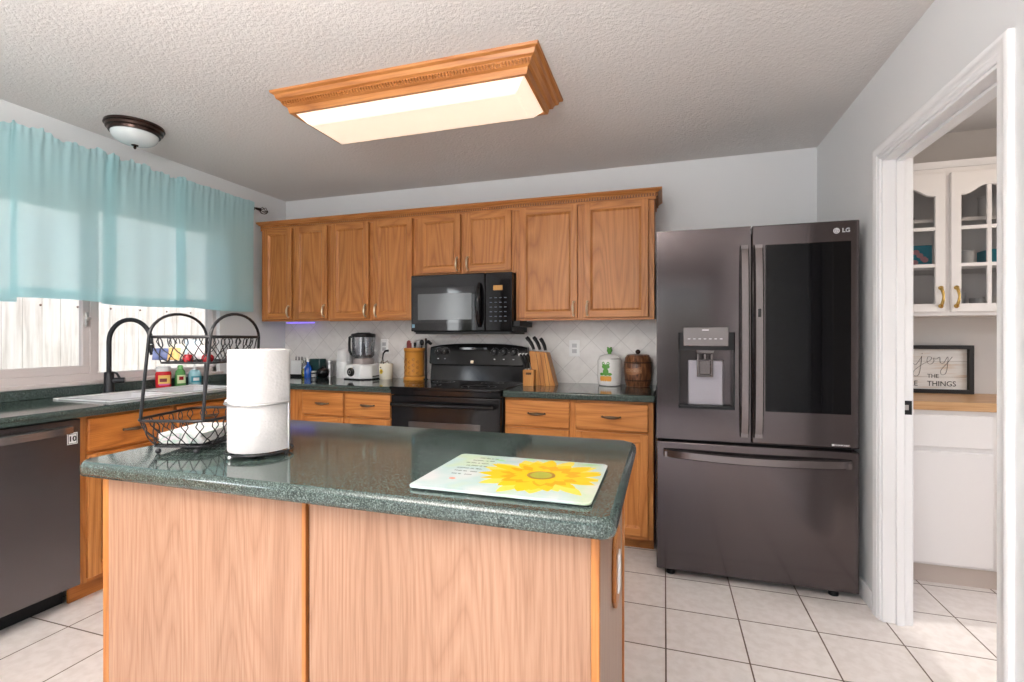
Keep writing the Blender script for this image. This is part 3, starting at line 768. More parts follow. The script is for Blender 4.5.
box(bm, 3.325, 3.357, FD-.0108, FD-.0098, 1.272, 1.276)
obj('panel_print', bm, 'grey_print', ld)
bm = BM(); prism(bm, [(3.293, 1.193), (3.390, 1.193), (3.382, 1.155), (3.301, 1.155)], 1, FD+.002, FD+.045)
obj('spout_block', bm, 'black_steel_light', dsp, bevel=.004)
bm = BM(); ring = (3.305, 3.378, 1.035, 1.145)
box(bm, 3.303, 3.315, FD+.022, FD+.036, 1.035, 1.155); box(bm, 3.368, 3.380, FD+.022, FD+.036, 1.035, 1.155); box(bm, 3.315, 3.368, FD+.022, FD+.036, 1.035, 1.047)
box(bm, 3.315, 3.368, FD+.03, FD+.036, 1.047, 1.12); cyl(bm, (3.3415, FD+.028, 1.155), (3.3415, FD+.028, 1.125), .008)
obj('dispenser_paddle', bm, 'black_steel_light', dsp, bevel=.003)
rd = obj('right_door', door_with_hole(GX+.003, FX1, DZ0, DZ1, None), 'black_steel', fr, bevel=.005)
obj('glass_panel', bx(3.615, 3.975, FD-.0035, FD+.002, .875, 1.688), mat('black_door_glass', (.003, .003, .004), .03, spec=.22), rd, bevel=.002)
def vhandle(parent, x0, x1, side):
    """tall flat curved handle set along the inner edge of a door"""
    bm = BM(); n = 18; z0, z1 = .745, 1.690
    L0 = []
    rows = []
    for i in range(n+1):
        u = i/n; z = z0+(z1-z0)*u; out = .012+.030*math.sin(PI*u)**.55
        ring = [bm.verts.new(p) for p in ((x0, FD-out+.008, z), (x0+.006, FD-out, z), (x1-.006, FD-out, z), (x1, FD-out+.008, z), (x1, FD-out+.016, z), (x0, FD-out+.016, z))]
        rows.append(ring)
    for a, b in zip(rows, rows[1:]):
        for k in range(6): bm.faces.new((a[k], a[(k+1) % 6], b[(k+1) % 6], b[k]))
    bm.faces.new(rows[0][::-1]); bm.faces.new(rows[-1])
    for z in (z0, z1-.02): box(bm, x0+.004, x1-.004, FD-.016, FD+.002, z, z+.02)
    return obj('handle', bm, 'black_steel_light', parent, smooth=True)
h1 = vhandle(ld, 3.500, 3.541, -1); h2 = vhandle(rd, 3.562, 3.604, 1)
obj('door_button', bx(3.577, 3.589, FD-.0435, FD-.041, 1.335, 1.375), 'black_gloss', h2, bevel=.001)
lg = text('lettering', 'LG', .027, 'grey_print', (3.955, FD-.0005, 1.738), FRONT, rd, bold=.0006)
bm = BM(); n = 24
cyl(bm, (3.916, FD+.001, 1.738), (3.916, FD-.0012, 1.738), .0135, n=28); em = obj('emblem', bm, 'grey_print', rd)
bm = BM(); tube(bm, [(3.916+.0092*math.cos(a), FD-.0016, 1.738+.0092*math.sin(a)) for a in [PI*.62+k*(PI*1.42)/16 for k in range(17)]]+[(3.916+.003, FD-.0016, 1.738)], .0009, 6)
tube(bm, [(3.9145, FD-.0016, 1.743), (3.9145, FD-.0016, 1.733), (3.9195, FD-.0016, 1.733)], .0009, 6); ball(bm, (3.9105, FD-.0016, 1.741), .0014, n=8)
obj('emblem_lines', bm, 'panel_grey', em)
obj('energy_label', bx(3.894, 3.972, FD-.0012, FD+.001, .724, .736), 'panel_grey', rd)
bm = BM(); box(bm, 3.897, 3.907, FD-.0018, FD-.0011, .726, .734); obj('label_mark', bm, 'white_print', rd)
text('label_lettering', 'INVERTER LINEAR', .0075, 'white_print', (3.939, FD-.0016, .730), FRONT, rd, depth=.0002)
fz = obj('freezer_drawer', bx(FX0, FX1, FD, FD+.07, .040, .700), 'black_steel', fr, bevel=.005)
bm = BM(); n = 20
poly = []
pts = []
for i in range(n+1):
    u = i/n; x = 3.14+(3.978-3.14)*u; out = .010+.036*math.sin(PI*u)**.5; dz = -.010*math.sin(PI*u); pts.append((x, out, dz))
rows = []
for x, out, dz in pts: rows.append([bm.verts.new(p) for p in ((x, FD-out+.012, .666+dz), (x, FD-out, .660+dz), (x, FD-out, .627+dz), (x, FD-out+.012, .621+dz))])
for a, b in zip(rows, rows[1:]):
    for k in range(4): bm.faces.new((a[k], a[(k+1) % 4], b[(k+1) % 4], b[k]))
bm.faces.new(rows[0][::-1]); bm.faces.new(rows[-1])
for x in (3.145, 3.95): box(bm, x, x+.023, FD-.016, FD+.002, .622, .652)
obj('handle', bm, 'black_steel_light', fz, smooth=True)
bm = BM(); box(bm, FX0+.02, FX1-.02, FD+.07, FD+.10, .018, .042); obj('grille', bm, 'black_plastic', fr)
for x in (FX0+.07, FX1-.09): obj('foot', cyl(BM(), (x, FD+.06, 0), (x, FD+.06, .042), .022), 'black_plastic', fr)
for x in (FX0+.07, FX1-.09): obj('foot', cyl(BM(), (x, -.12, 0), (x, -.12, .045), .022), 'black_plastic', fr)
bm = BM(); box(bm, FX0+.02, FX0+.1, FD+.03, FD+.12, 1.766, 1.79); box(bm, FX1-.1, FX1-.02, FD+.03, FD+.12, 1.766, 1.79); obj('hinge_cover', bm, 'black_plastic', fr, bevel=.004)

# ================================================================== DISHWASHER
WY0_, WY1_ = -2.52, -1.917
dw = thing('dishwasher', (.3, (WY0_+WY1_)/2, 0), 'black stainless dishwasher under the worktop at the left edge', 'dishwasher')
obj('tub', bx(.04, .539, WY0_+.004, WY1_-.004, .106, CT-.045), 'black_plastic', dw)
dd = obj('door', bx(.54, .592, WY0_, WY1_, .105, CT-.048), 'washer_steel', dw, bevel=.004)
bm = BM(); rows = []
for i in range(17):
    u = i/16; y = WY0_+.035+(WY1_-WY0_-.07)*u; out = .012+.034*math.sin(PI*u)**.5
    rows.append([bm.verts.new(p) for p in ((.592+out-.012, y, .840), (.592+out, y, .836), (.592+out, y, .806), (.592+out-.012, y, .802))])
for a, b in zip(rows, rows[1:]):
    for k in range(4): bm.faces.new((a[k], a[(k+1) % 4], b[(k+1) % 4], b[k]))
bm.faces.new(rows[0][::-1]); bm.faces.new(rows[-1])
for y in (WY0_+.04, WY1_-.06): box(bm, .591, .606, y, y+.02, .806, .836)
obj('handle', bm, 'washer_handle', dd, smooth=True)
st = obj('warranty_sticker', bx(.5922, .5932, -1.970, -1.930, .754, .806), 'white_print', dd)
text('lettering', '10', .032, 'black_plastic', (.5936, -1.950, .778), (PI/2, 0, PI/2), dd, depth=.0002, bold=.0012)
bm = BM()
for a in ((-1.967, -1.965, .757, .801), (-1.935, -1.933, .757, .801), (-1.967, -1.933, .757, .759), (-1.967, -1.933, .799, .801)): box(bm, .5932, .5937, *a)
obj('sticker_border', bm, 'black_plastic', dd)
obj('kick_plate', bx(.456, .470, WY0_, WY1_, .0, .105), 'black_plastic', dw)
# neighbouring cabinet left of the dishwasher, just out of frame
t = thing('base_cabinet', (.3, -3.4, 0), 'oak base cabinet on the window wall left of the dishwasher', 'cabinet', 'oak base cabinets')
obj('carcass', bx(.02, LX, -4.19, WY0_-.003, .0, CT-.041), 'oak_base_v', t)
side_panel_door(t, -3.1, -2.62, .11, .85, LX)

# ================================================================== ISLAND
IX0, IX1, IY0, IY1 = 1.728, 3.03, -2.548, -2.03
il = thing('kitchen_island', (2.38, -2.24, 0), 'kitchen island base with pale oak panels in the foreground', 'island')
obj('carcass', bx(IX0+.012, IX1-.006, IY0+.012, IY1, .0, CT-.041), 'oak_base_v', il)
obj('corner_post', bx(IX0-.004, IX0+.018, IY0, IY1, 0, CT-.041), 'oak_v', il, bevel=.002)
obj('front_panel', bx(IX0+.024, 2.378, IY0-.004, IY0+.012, 0, CT-.041), 'oak_pale', il, bevel=.001)
obj('front_panel', bx(2.387, IX1-.016, IY0-.004, IY0+.012, 0, CT-.041), 'oak_pale', il, bevel=.001)
obj('seam_strip', bx(2.368, 2.3785, IY0-.0065, IY0+.010, 0, CT-.041), 'oak_v', il, bevel=.001)
obj('seam_groove', bx(2.3785, 2.387, IY0+.004, IY0+.0115, 0, CT-.041), 'dark_gap', il)
obj('side_groove', bx(IX0+.018, IX0+.024, IY0+.004, IY0+.0115, 0, CT-.041), 'dark_gap', il)
obj('edge_strip', bx(IX1-.016, IX1, IY0-.005, IY0+.011, 0, CT-.041), 'oak_v', il, bevel=.002)
obj('end_panel', bx(IX1-.006, IX1, IY0+.011, IY1-.02, 0, CT-.041), 'oak_side_shaded', il)
obj('end_stile', bx(IX1-.006, IX1+.005, IY1-.02, IY1, 0, CT-.041), 'oak_v', il, bevel=.001)
pz0, pz1, py0, py1, c_ = .605, .780, -2.335, -2.215, .03
poly = [(py0+c_, pz0), (py1-c_, pz0), (py1, pz0+c_), (py1, pz1-c_), (py1-c_, pz1), (py0+c_, pz1), (py0, pz1-c_), (py0, pz0+c_)]
pq = obj('outlet_plaque', prism(BM(), poly, 0, IX1, IX1+.010), 'oak_v', il, bevel=.004, label='raised oak plaque with clipped corners around the outlet')
obj('outlet_plate', bx(IX1+.010, IX1+.015, -2.315, -2.275, .645, .735), 'white_plastic', pq, bevel=.003)
# island top
TX0, TX1, TY0, TY1 = 1.672, 3.062, -2.592, -1.885
ch = .035
poly = [(TX0+ch*.9, TY0), (TX1-.02, TY0), (TX1, TY0+.02), (TX1, TY1-ch), (TX1-ch, TY1), (TX0+ch, TY1), (TX0, TY1-ch), (TX0, TY0+ch*.9)]
it = obj('island_worktop', prism(BM(), poly, 2, ZW0, CT), 'granite', None, bevel=.0125, segs=2)
tag(it, 'dark green speckled worktop with clipped corners on the foreground island', 'worktop')

# ---------------- cutting board
CBX0, CBX1, CBY0, CBY1 = 2.624, 3.012, -2.537, -2.240
cb = thing('cutting_board', (2.819, -2.38, CT), 'white glass cutting board printed with a yellow sunflower on the island', 'cutting board')
def rrect(x0, x1, y0, y1, r, n=6):
    out = []
    for cx_, cy_, a0 in ((x1-r, y0+r, -PI/2), (x1-r, y1-r, 0), (x0+r, y1-r, PI/2), (x0+r, y0+r, PI)):
        for i in range(n+1): a = a0+PI/2*i/n; out.append((cx_+r*math.cos(a), cy_+r*math.sin(a)))
    return out
def boardm():
    m = mat('printed_pale_glass', (.74, .80, .77), .12)
    n = N(m, 'ShaderNodeTexNoise'); n.inputs['Scale'].default_value = 7; n.inputs['Detail'].default_value = 2; LK(m, coords(m), n.inputs['Vector'])
    LK(m, ramp(m, n.outputs[0], [(.35, (.56, .57, .56)), (.5, (.42, .54, .53)), (.62, (.46, .56, .40)), (.75, (.58, .58, .54))]), bsdf(m).inputs['Base Color']); return m
bd = obj('board', prism(BM(), rrect(CBX0, CBX1, CBY0, CBY1, .014), 2, CT+.003, CT+.0085), boardm(), cb, bevel=.0012)
bm = BM()
for x in (CBX0+.02, CBX1-.02):
    for y in (CBY0+.02, CBY1-.02): cyl(bm, (x, y, CT), (x, y, CT+.003), .007)
obj('rubber_foot', bm, 'white_plastic', cb)
M['petal'] = mat('yellow_petal_print', (.66, .46, .015), .25); M['petal2'] = mat('golden_petal_print', (.62, .32, .01), .25); M['petal3'] = mat('pale_yellow_petal_print', (.68, .54, .08), .25)
fcx, fcy, fz_ = 2.878, -2.385, CT+.0086
rnd = random.Random(3)
for layer, (mt, cnt, rr, off) in enumerate((('petal3', 15, .150, .2), ('petal', 17, .142, .0), ('petal2', 15, .100, .35), ('petal', 13, .075, .1))):
    bm = BM()
    for k in range(cnt):
        a = 2*PI*(k+off)/cnt+rnd.uniform(-.14, .14); R = rr*rnd.uniform(.80, 1.1); wd = .040*rnd.uniform(.8, 1.25)*(rr/.15)**.5; z = fz_+.00022*layer+.00001*k
        ring = [(.15*R, .2), (.35*R, .7), (.6*R, 1.0), (.8*R, .78), (.93*R, .35), (R, 0)]
        P = [(r, h*wd*.5) for r, h in ring]+[(r, -h*wd*.5) for r, h in ring[-2::-1]]
        P = [(fcx+(r*math.cos(a)-h*math.sin(a)), fcy+(r*math.sin(a)+h*math.cos(a))*.93) for r, h in P]
        bb2 = BM(); f = bb2.faces.new([bb2.verts.new((x, y, z)) for x, y in P])
        for co, no in (((CBX1-.006, 0, 0), (1, 0, 0)), ((0, CBY1-.006, 0), (0, 1, 0)), ((0, CBY0+.010, 0), (0, -1, 0))):
            bmesh.ops.bisect_plane(bb2, geom=bb2.verts[:]+bb2.edges[:]+bb2.faces[:], plane_co=co, plane_no=no, clear_outer=True)
        tmp = bpy.data.meshes.new('t'); bb2.to_mesh(tmp); bb2.free(); bm.from_mesh(tmp); bpy.data.meshes.remove(tmp)
    obj('petal_print', bm, mt, bd)
bm = BM(); lathe(bm, [(0, 0), (.032, 0)], (fcx, fcy, fz_+.0011), 28); obj('flower_ring_print', bm, mat('brown_print', (.30, .14, .02), .3), bd)
bm = BM(); lathe(bm, [(0, 0), (.025, 0)], (fcx, fcy, fz_+.0013), 28); obj('flower_centre_print', bm, mat('olive_print', (.33, .36, .05), .3), bd)
bm = BM()
for (x, y, a, L) in ((2.85, -2.262, .3, .05), (2.945, -2.262, .1, .06), (2.765, -2.29, 2.7, .045), (2.83, -2.255, 2.9, .03)):
    P = [(0, 0), (L*.4, .009), (L, 0), (L*.4, -.009)]
    bm.faces.new([bm.verts.new((x+p*math.cos(a)-q*math.sin(a), y+p*math.sin(a)+q*math.cos(a), fz_+.0001)) for p, q in P])
obj('leaf_print', bm, mat('leaf_print', (.12, .33, .10), .3), bd)
bm = BM(); rnd = random.Random(5)
lines = [(2.690, -2.275, .050), (2.680, -2.300, .058), (2.672, -2.325, .060), (2.682, -2.350, .056), (2.668, -2.375, .064), (2.672, -2.400, .058), (2.676, -2.425, .05)]
for (x, y, L) in lines:
    n = int(L/.0022); pts = []
    for i in range(n+1): pts.append((x+L*i/n-.0, y+(.0028 if i % 2 else -.0018)*rnd.uniform(.4, 1.2), fz_+.0002))
    gaps = sorted(rnd.sample(range(4, n-3), 3)); s = 0
    for g in gaps+[n]:
        if g-s > 2: tube(bm, pts[s:g], .0006, 4)
        s = g+1
obj('verse_print', bm, 'panel_grey', bd)
bm = BM(); lathe(bm, [(0, 0), (.0065, 0)], (2.694, -2.462, fz_+.0002), 14, sx=1.2); obj('ladybird_print', bm, mat('red_print', (.55, .09, .03), .3), bd)

# ---------------- two-tier wire basket
BCX, BCY, BRZ = 1.824, -2.345, .28
BX0, BX1, BY0_, BY1_ = BCX-.108, BCX+.112, BCY-.132, BCY+.132
bk = thing('wire_basket_stand', (BCX, BCY, CT), 'black two-tier wire basket stand on the left end of the island', 'basket', rz=BRZ)
def bpos(x, y): return (BCX+x*math.cos(BRZ)-y*math.sin(BRZ), BCY+x*math.sin(BRZ)+y*math.cos(BRZ))
def rr_path(x0, x1, y0, y1, r, n):
    """n points at equal spacing round a rounded rectangle"""
    P = rrect(x0, x1, y0, y1, r, 8); P.append(P[0]); Ls = [0]
    for a, b in zip(P, P[1:]): Ls.append(Ls[-1]+math.hypot(b[0]-a[0], b[1]-a[1]))
    out = []
    for k in range(n):
        s = Ls[-1]*k/n; i = 0
        while Ls[i+1] < s: i += 1
        u = (s-Ls[i])/(Ls[i+1]-Ls[i]); out.append((P[i][0]+(P[i+1][0]-P[i][0])*u, P[i][1]+(P[i+1][1]-P[i][1])*u))
    return out
def tier(name, x0, x1, y0, y1, z0, z1, inset, nw, r):
    NP = 240
    top = rr_path(x0, x1, y0, y1, r, NP); bot = rr_path(x0+inset, x1-inset, y0+inset, y1-inset, max(r-inset*.6, .01), NP)
    def P(s, t):   # s in 0..1 round, t 0 top .. 1 bottom
        i = int(round(s*NP)) % NP
        bulge = .25*math.sin(PI*t)
        k = t*t*.6+t*.4
        return (top[i][0]*(1-k)+bot[i][0]*k, top[i][1]*(1-k)+bot[i][1]*k, z1+(z0-z1)*t)
    bm = BM(); tube(bm, [(p[0], p[1], z1) for p in top[::3]], .0042, 8, closed=True)
    rim = obj(name, bm, 'wire', bk, smooth=True)
    bm = BM(); tube(bm, [(p[0], p[1], z0) for p in bot[::4]], .0030, 8, closed=True)
    ymid = (y0+y1)/2; nx = 12
    for k in range(1, nx): x = x0+inset+(x1-x0-2*inset)*k/nx; tube(bm, [(x, y0+inset+.002, z0), (x, y1-inset-.002, z0)], .0015, 6)
    for k in range(1, 5): y = y0+inset+(y1-y0-2*inset)*k/5; tube(bm, [(x0+inset+.002, y, z0-.002), (x1-inset-.002, y, z0-.002)], .0015, 6)
    obj('floor_grid', bm, 'wire', rim, smooth=True)
    bm = BM()
    for k in range(nw):
        for sg in (-1, 1):
            pts = []
            for j in range(17):
                t = j/16
                if t < .42: off = .22*math.sin(PI*t/.42)
                else: off = -(t-.42)/.58*1.0
                pts.append(P((k+.5+sg*off)/nw, t))
            tube(bm, pts, .0015, 6)
    o = obj('lattice', bm, 'wire', rim, smooth=True); return rim
tier('lower_tier', BX0, BX1, BY0_, BY1_, CT+.018, 1.008, .030, 22, .05)
tier('upper_tier', BCX-.080, BCX+.114, BCY-.112, BCY+.122, 1.164, 1.237, .020, 22, .03)
for x in (BCX-.080, BCX+.092):
    pts = [(x, BY0_+.001, 1.008), (x+.006, BCY-.124, 1.12), (x+.012, BCY-.116, 1.235)]
    n = 16
    for i in range(1, n): a = PI-PI*i/n; pts.append((x+.012, BCY+.006+.122*math.cos(a), 1.235+.070*math.sin(a)))
    pts += [(x+.012, BCY+.128, 1.235), (x+.006, BCY+.130, 1.12), (x, BY1_-.001, 1.008)]
    obj('handle_hoop', tube(BM(), pts, .0042, 8), 'wire', bk, smooth=True)
for x in (BCX-.045, BCX+.062):
    for y in (BCY-.112, BCY+.095): obj('foot', ball(BM(), (x, y, CT+.008), .008), 'wire', bk, smooth=True)
# contents of the basket
np_ = thing('paper_napkin_stack', (*bpos(-.002, .0), CT+.022), 'stack of white patterned paper napkins in the lower basket', 'napkins', rz=BRZ+PI/2)
def napm():
    m = mat('printed_napkin', (.8, .78, .77), .8)
    n = N(m, 'ShaderNodeTexNoise'); n.inputs['Scale'].default_value = 22; n.inputs['Detail'].default_value = 2; LK(m, coords(m), n.inputs['Vector'])
    LK(m, ramp(m, n.outputs[0], [(.4, (.80, .78, .78)), (.52, (.72, .72, .70)), (.57, (.45, .60, .52)), (.62, (.80, .70, .74)), (.7, (.8, .78, .78))]), bsdf(m).inputs['Base Color']); return m
nm = napm(); bm = BM()
for k in range(9):
    a = random.uniform(-.05, .05); s0 = len(bm.verts)
    box(bm, -.085, .085, -.062, .062, .0012+k*.0032, .0037+k*.0032)
    bm.verts.ensure_lookup_table()
    for v in bm.verts[s0:]:
        x, y = v.co.x, v.co.y; v.co.x = x*math.cos(a)-y*math.sin(a); v.co.y = x*math.sin(a)+y*math.cos(a); v.co.z += .014*(x+.088)
obj('napkins', bm, nm, np_, bevel=.001, local=True)
M['apple'] = mat('red_foil', (.30, .008, .015), .2, spec=.6); M['stem'] = mat('dark_stem', (.06, .03, .01), .7)
def fruit(x, y, z, r, label):
    t = thing('red_ornament', (x, y, z), label, 'ornament', 'red baubles in the upper basket')
    bm = BM(); lathe(bm, [(0, .10*r), (.35*r, 0), (.75*r, .28*r), (1.0*r, .95*r), (.92*r, 1.45*r), (.6*r, 1.85*r), (.2*r, 1.86*r), (0, 1.72*r)], (0, 0, 0), 18)
    obj('skin', bm, 'apple', t, smooth=True, local=True)
    bm = BM(); tube(bm, [(0, 0, 1.7*r), (.05*r, 0, 2.0*r), (.15*r, 0, 2.2*r)], .0015, 6); obj('stem', bm, 'stem', t, local=True)
for (x, y, r, l) in ((.02, -.085, .0135, 'small red bauble, the leftmost in the upper wire basket'), (.045, -.03, .012, 'small red bauble further back behind the leftmost one in the upper basket'),
                     (.066, -.075, .013, 'small red bauble in the middle of the upper basket'), (.060, .055, .0145, 'largest red bauble, the rightmost in the upper basket')):
    x, y = bpos(x, y)
    fruit(x, y, 1.163, r, l)
def packet(x, y, rz, w_, h_, col, label, nm_='snack_packet', tilt=.3):
    t = thing(nm_, (x, y, 1.163), label, 'packet', 'small packets in the upper basket', rz)
    bm = BM(); n = 8; g = []
    for i in range(n+1):
        row = []
        for j in range(n+1):
            u, v = i/n, j/n; th = .009*(math.sin(PI*u)*math.sin(PI*v))**.5
            row.append((u, v, th))
        g.append(row)
    for s in (-1, 1):
        V = [[bm.verts.new(((u-.5)*w_, s*th+(v*h_)*tilt*.6, v*h_+.009)) for u, v, th in row] for row in g]
        for i in range(n):
            for j in range(n): bm.faces.new((V[i][j], V[i+1][j], V[i+1][j+1], V[i][j+1]))
    bmesh.ops.remove_doubles(bm, verts=bm.verts, dist=.00002)
    wm = mat('packet_film', col, .3); obj('wrapper', bm, wm, t, smooth=True, local=True)
    bm = BM(); box(bm, -w_*.5, w_*.5, -.0008, .0008, h_+.0085, h_+.014); bmesh.ops.translate(bm, verts=bm.verts, vec=(0, h_*tilt*.6, 0)); obj('crimp', bm, wm, t, local=True)
packet(*bpos(-.055, -.088), .35, .050, .028, (.10, .13, .28), 'dark blue packet at the left end of the upper basket')
packet(*bpos(-.018, -.092), .1, .040, .030, (.62, .40, .14), 'orange packet in the upper basket beside the dark blue one')
packet(*bpos(-.045, .02), .3, .048, .052, (.55, .68, .78), 'pale blue packet standing at the back of the upper basket')
packet(*bpos(.005, -.035), .25, .050, .036, (.70, .66, .68), 'pinkish white packet in the middle of the upper basket')
packet(*bpos(-.055, -.03), .4, .045, .040, (.70, .68, .55), 'cream yellow packet at the back left of the upper basket')

# ---------------- paper towel and its holder
PX, PY = 2.074, -2.378
ph = thing('paper_towel_holder', (PX, PY, CT), 'wire paper towel holder with silver knobs on the island', 'paper towel holder')
bm = BM(); tube(bm, [(PX+.084*math.cos(a), PY+.084*math.sin(a), CT+.012) for a in [2*PI*k/32 for k in range(32)]], .003, 8, closed=True)
tube(bm, [(PX-.084, PY, CT+.012), (PX+.084, PY, CT+.012)], .0025, 6); tube(bm, [(PX, PY-.084, CT+.012), (PX, PY+.084, CT+.012)], .0025, 6)
obj('base_ring', bm, 'wire', ph, smooth=True)
obj('centre_post', cyl(BM(), (PX, PY, CT+.010), (PX, PY, CT+.262), .005), 'wire', ph, smooth=True)
for k, a in enumerate((-1.72, .1, 1.7, 3.3)):
    obj('foot', ball(BM(), (PX+.084*math.cos(a), PY+.084*math.sin(a), CT+.0065), .0065), 'steel' if k == 0 else 'wire', ph, smooth=True)
RZ = 1.058
bm = BM(); tube(bm, [(PX+.0835*math.cos(a), PY+.0835*math.sin(a), RZ) for a in [-2.75+k*(3.0)/24 for k in range(25)]], .0026, 8)
tube(bm, [(PX+.0835*math.cos(.25), PY+.0835*math.sin(.25), RZ), (PX+.0835*math.cos(.25), PY+.0835*math.sin(.25), CT+.012)], .0026, 8)
obj('tension_arm', bm, 'steel', ph, smooth=True)
obj('arm_knob', ball(BM(), (PX+.085*math.cos(-2.80), PY+.085*math.sin(-2.80), RZ), .009), 'steel', ph, smooth=True)
pr = thing('paper_towel_roll', (PX, PY, CT+.016), 'thick roll of white quilted paper towels standing upright on the island', 'paper towels')
bm = BM(); lathe(bm, [(.021, 0), (.076, 0), (.0775, .003), (.078, .125), (.0776, .1265), (.078, .128), (.0775, .270), (.075, .273), (.021, .273), (.021, 0)], (PX, PY, CT+.016), 64)
# loose outer edge of the sheet
a0 = .55
rows = []
for k in range(10):
    a = -.45+k*.08; r = .0782+.0035*(k/9)**2*1.2
    rows.append([bm.verts.new((PX+r*math.cos(a), PY+r*math.sin(a), CT+.017+(.004 if k == 9 else 0))), bm.verts.new((PX+r*math.cos(a), PY+r*math.sin(a), CT+.288))])
for a, b in zip(rows, rows[1:]): bm.faces.new((a[0], b[0], b[1], a[1]))
rl = obj('roll', bm, 'paper', pr, smooth=True)
bm = BM(); lathe(bm, [(.0195, 0), (.0208, 0), (.0208, .2725), (.0195, .2725), (.0195, 0)], (PX, PY, CT+.016), 24); obj('core', bm, mat('cardboard', (.40, .28, .17), .9), pr, smooth=True)

# ================================================================== CEILING LIGHTS
fl = thing('ceiling_light_box', (2.0, -1.3, H), 'rectangular oak-framed fluorescent ceiling light glowing warm', 'ceiling light')
fx0, fx1, fy0, fy1 = 1.335, 2.664, -1.578, -1.065
fprof = [(0, 0), (.003, -.010), (.016, -.016), (.022, -.034), (.034, -.040), (.046, -.060), (.058, -.066), (.064, -.092), (.078, -.092), (.078, -.062), (.03, -.005)]
corners = [(fx0, fy0, 1, 1), (fx1, fy0, -1, 1), (fx1, fy1, -1, -1), (fx0, fy1, 1, -1)]
for k in range(4):
    a, b = corners[k], corners[(k+1) % 4]; bm = BM()
    A = [bm.verts.new((a[0]+a[2]*d, a[1]+a[3]*d, H+h)) for d, h in fprof]; B = [bm.verts.new((b[0]+b[2]*d, b[1]+b[3]*d, H+h)) for d, h in fprof]
    n = len(fprof)
    for i in range(n): bm.faces.new((A[i], A[(i+1) % n], B[(i+1) % n], B[i]))
    bm.faces.new(A); bm.faces.new(B[::-1])
    obj('frame_moulding', bm, 'oak_h' if k % 2 == 0 else 'oak_y', fl)
bm = BM(); x = fx0+.045
while x < fx1-.045:
    for yy, sg in ((fy0, 1), (fy1, -1)):
        d0, d1 = .030, .042
        prism(bm, [(yy+sg*.029, H-.052), (yy+sg*.045, H-.060), (yy+sg*.045, H-.042), (yy+sg*.036, H-.039)], 0, x, x+.0075)
    x += .0145
o = obj('dentils', bm, 'oak_h', fl); o['kind'] = 'stuff'
g = .077
bm = BM(); 
rows = []
for d, h in ((0, -.080), (.045, -.125), (.060, -.131)):
    rows.append([bm.verts.new((x, y, H+h)) for x, y in ((fx0+g+d, fy0+g+d), (fx1-g-d, fy0+g+d), (fx1-g-d, fy1-g-d), (fx0+g+d, fy1-g-d))])
for a, b in zip(rows, rows[1:]):
    for k in range(4): bm.faces.new((a[k], a[(k+1) % 4], b[(k+1) % 4], b[k]))
bm.faces.new(rows[-1])
M['diffuser'] = mat('glowing_acrylic_diffuser', (.85, .78, .66), .4, emis=(1.0, .76, .58), es=.46)
obj('diffuser', bm, 'diffuser', fl)
dm_ = thing('dome_ceiling_light', (.318, -1.487, H), 'small round ceiling light with dark bronze rim and frosted glass bowl', 'ceiling light')
bm = BM(); lathe(bm, [(0, 0), (.138, 0), (.140, -.012), (.133, -.018), (.131, -.030), (.122, -.036), (.119, -.048), (.110, -.050), (.106, -.042), (0, -.042)], (0, 0, 0), 48); obj('rim', bm, 'oil_bronze', dm_, smooth=True, local=True)
bm = BM(); lathe(bm, [(.110-.110*(k/12)**2.2 if k < 12 else 0, -.046-.062*math.sin(PI/2*k/12)) for k in range(13)], (0, 0, 0), 48); obj('glass_bowl', bm, mat('frosted_glass', (.62, .66, .66), .22, spec=.7, emis=(.8, .9, 1), es=.02), dm_, smooth=True, local=True)
bm = BM(); lathe(bm, [(0, -.104), (.018, -.106), (.016, -.112), (.006, -.116), (.008, -.122), (.004, -.130), (0, -.132)], (0, 0, 0), 20); obj('finial', bm, 'oil_bronze', dm_, smooth=True, local=True)
# added lamp, unseen behind the camera, to brighten the room
d3 = thing('dining_fill_light', (2.2, -5.0, H), 'added round frosted light, unseen behind the camera, brightening the room', 'ceiling light')
bm = BM(); lathe(bm, [(0, 0), (.20, 0), (.20, -.02), (.19, -.03), (.1, -.09), (0, -.10)], (0, 0, 0), 32); obj('bowl', bm, mat('lit_frosted_glass', (.8, .8, .8), .4, emis=(1, .93, .85), es=9), d3, smooth=True, local=True)

d4 = thing('pantry_fill_light', (5.1, -1.3, H), 'added warm round light, out of view, brightening the pantry beyond the doorway', 'ceiling light')  # added lamp, gives the pantry its warm light
bm = BM(); lathe(bm, [(0, 0), (.16, 0), (.16, -.02), (.15, -.03), (.08, -.075), (0, -.085)], (0, 0, 0), 32); obj('bowl', bm, mat('warm_lit_glass', (.8, .8, .8), .4, emis=(1, .80, .62), es=14), d4, smooth=True, local=True)

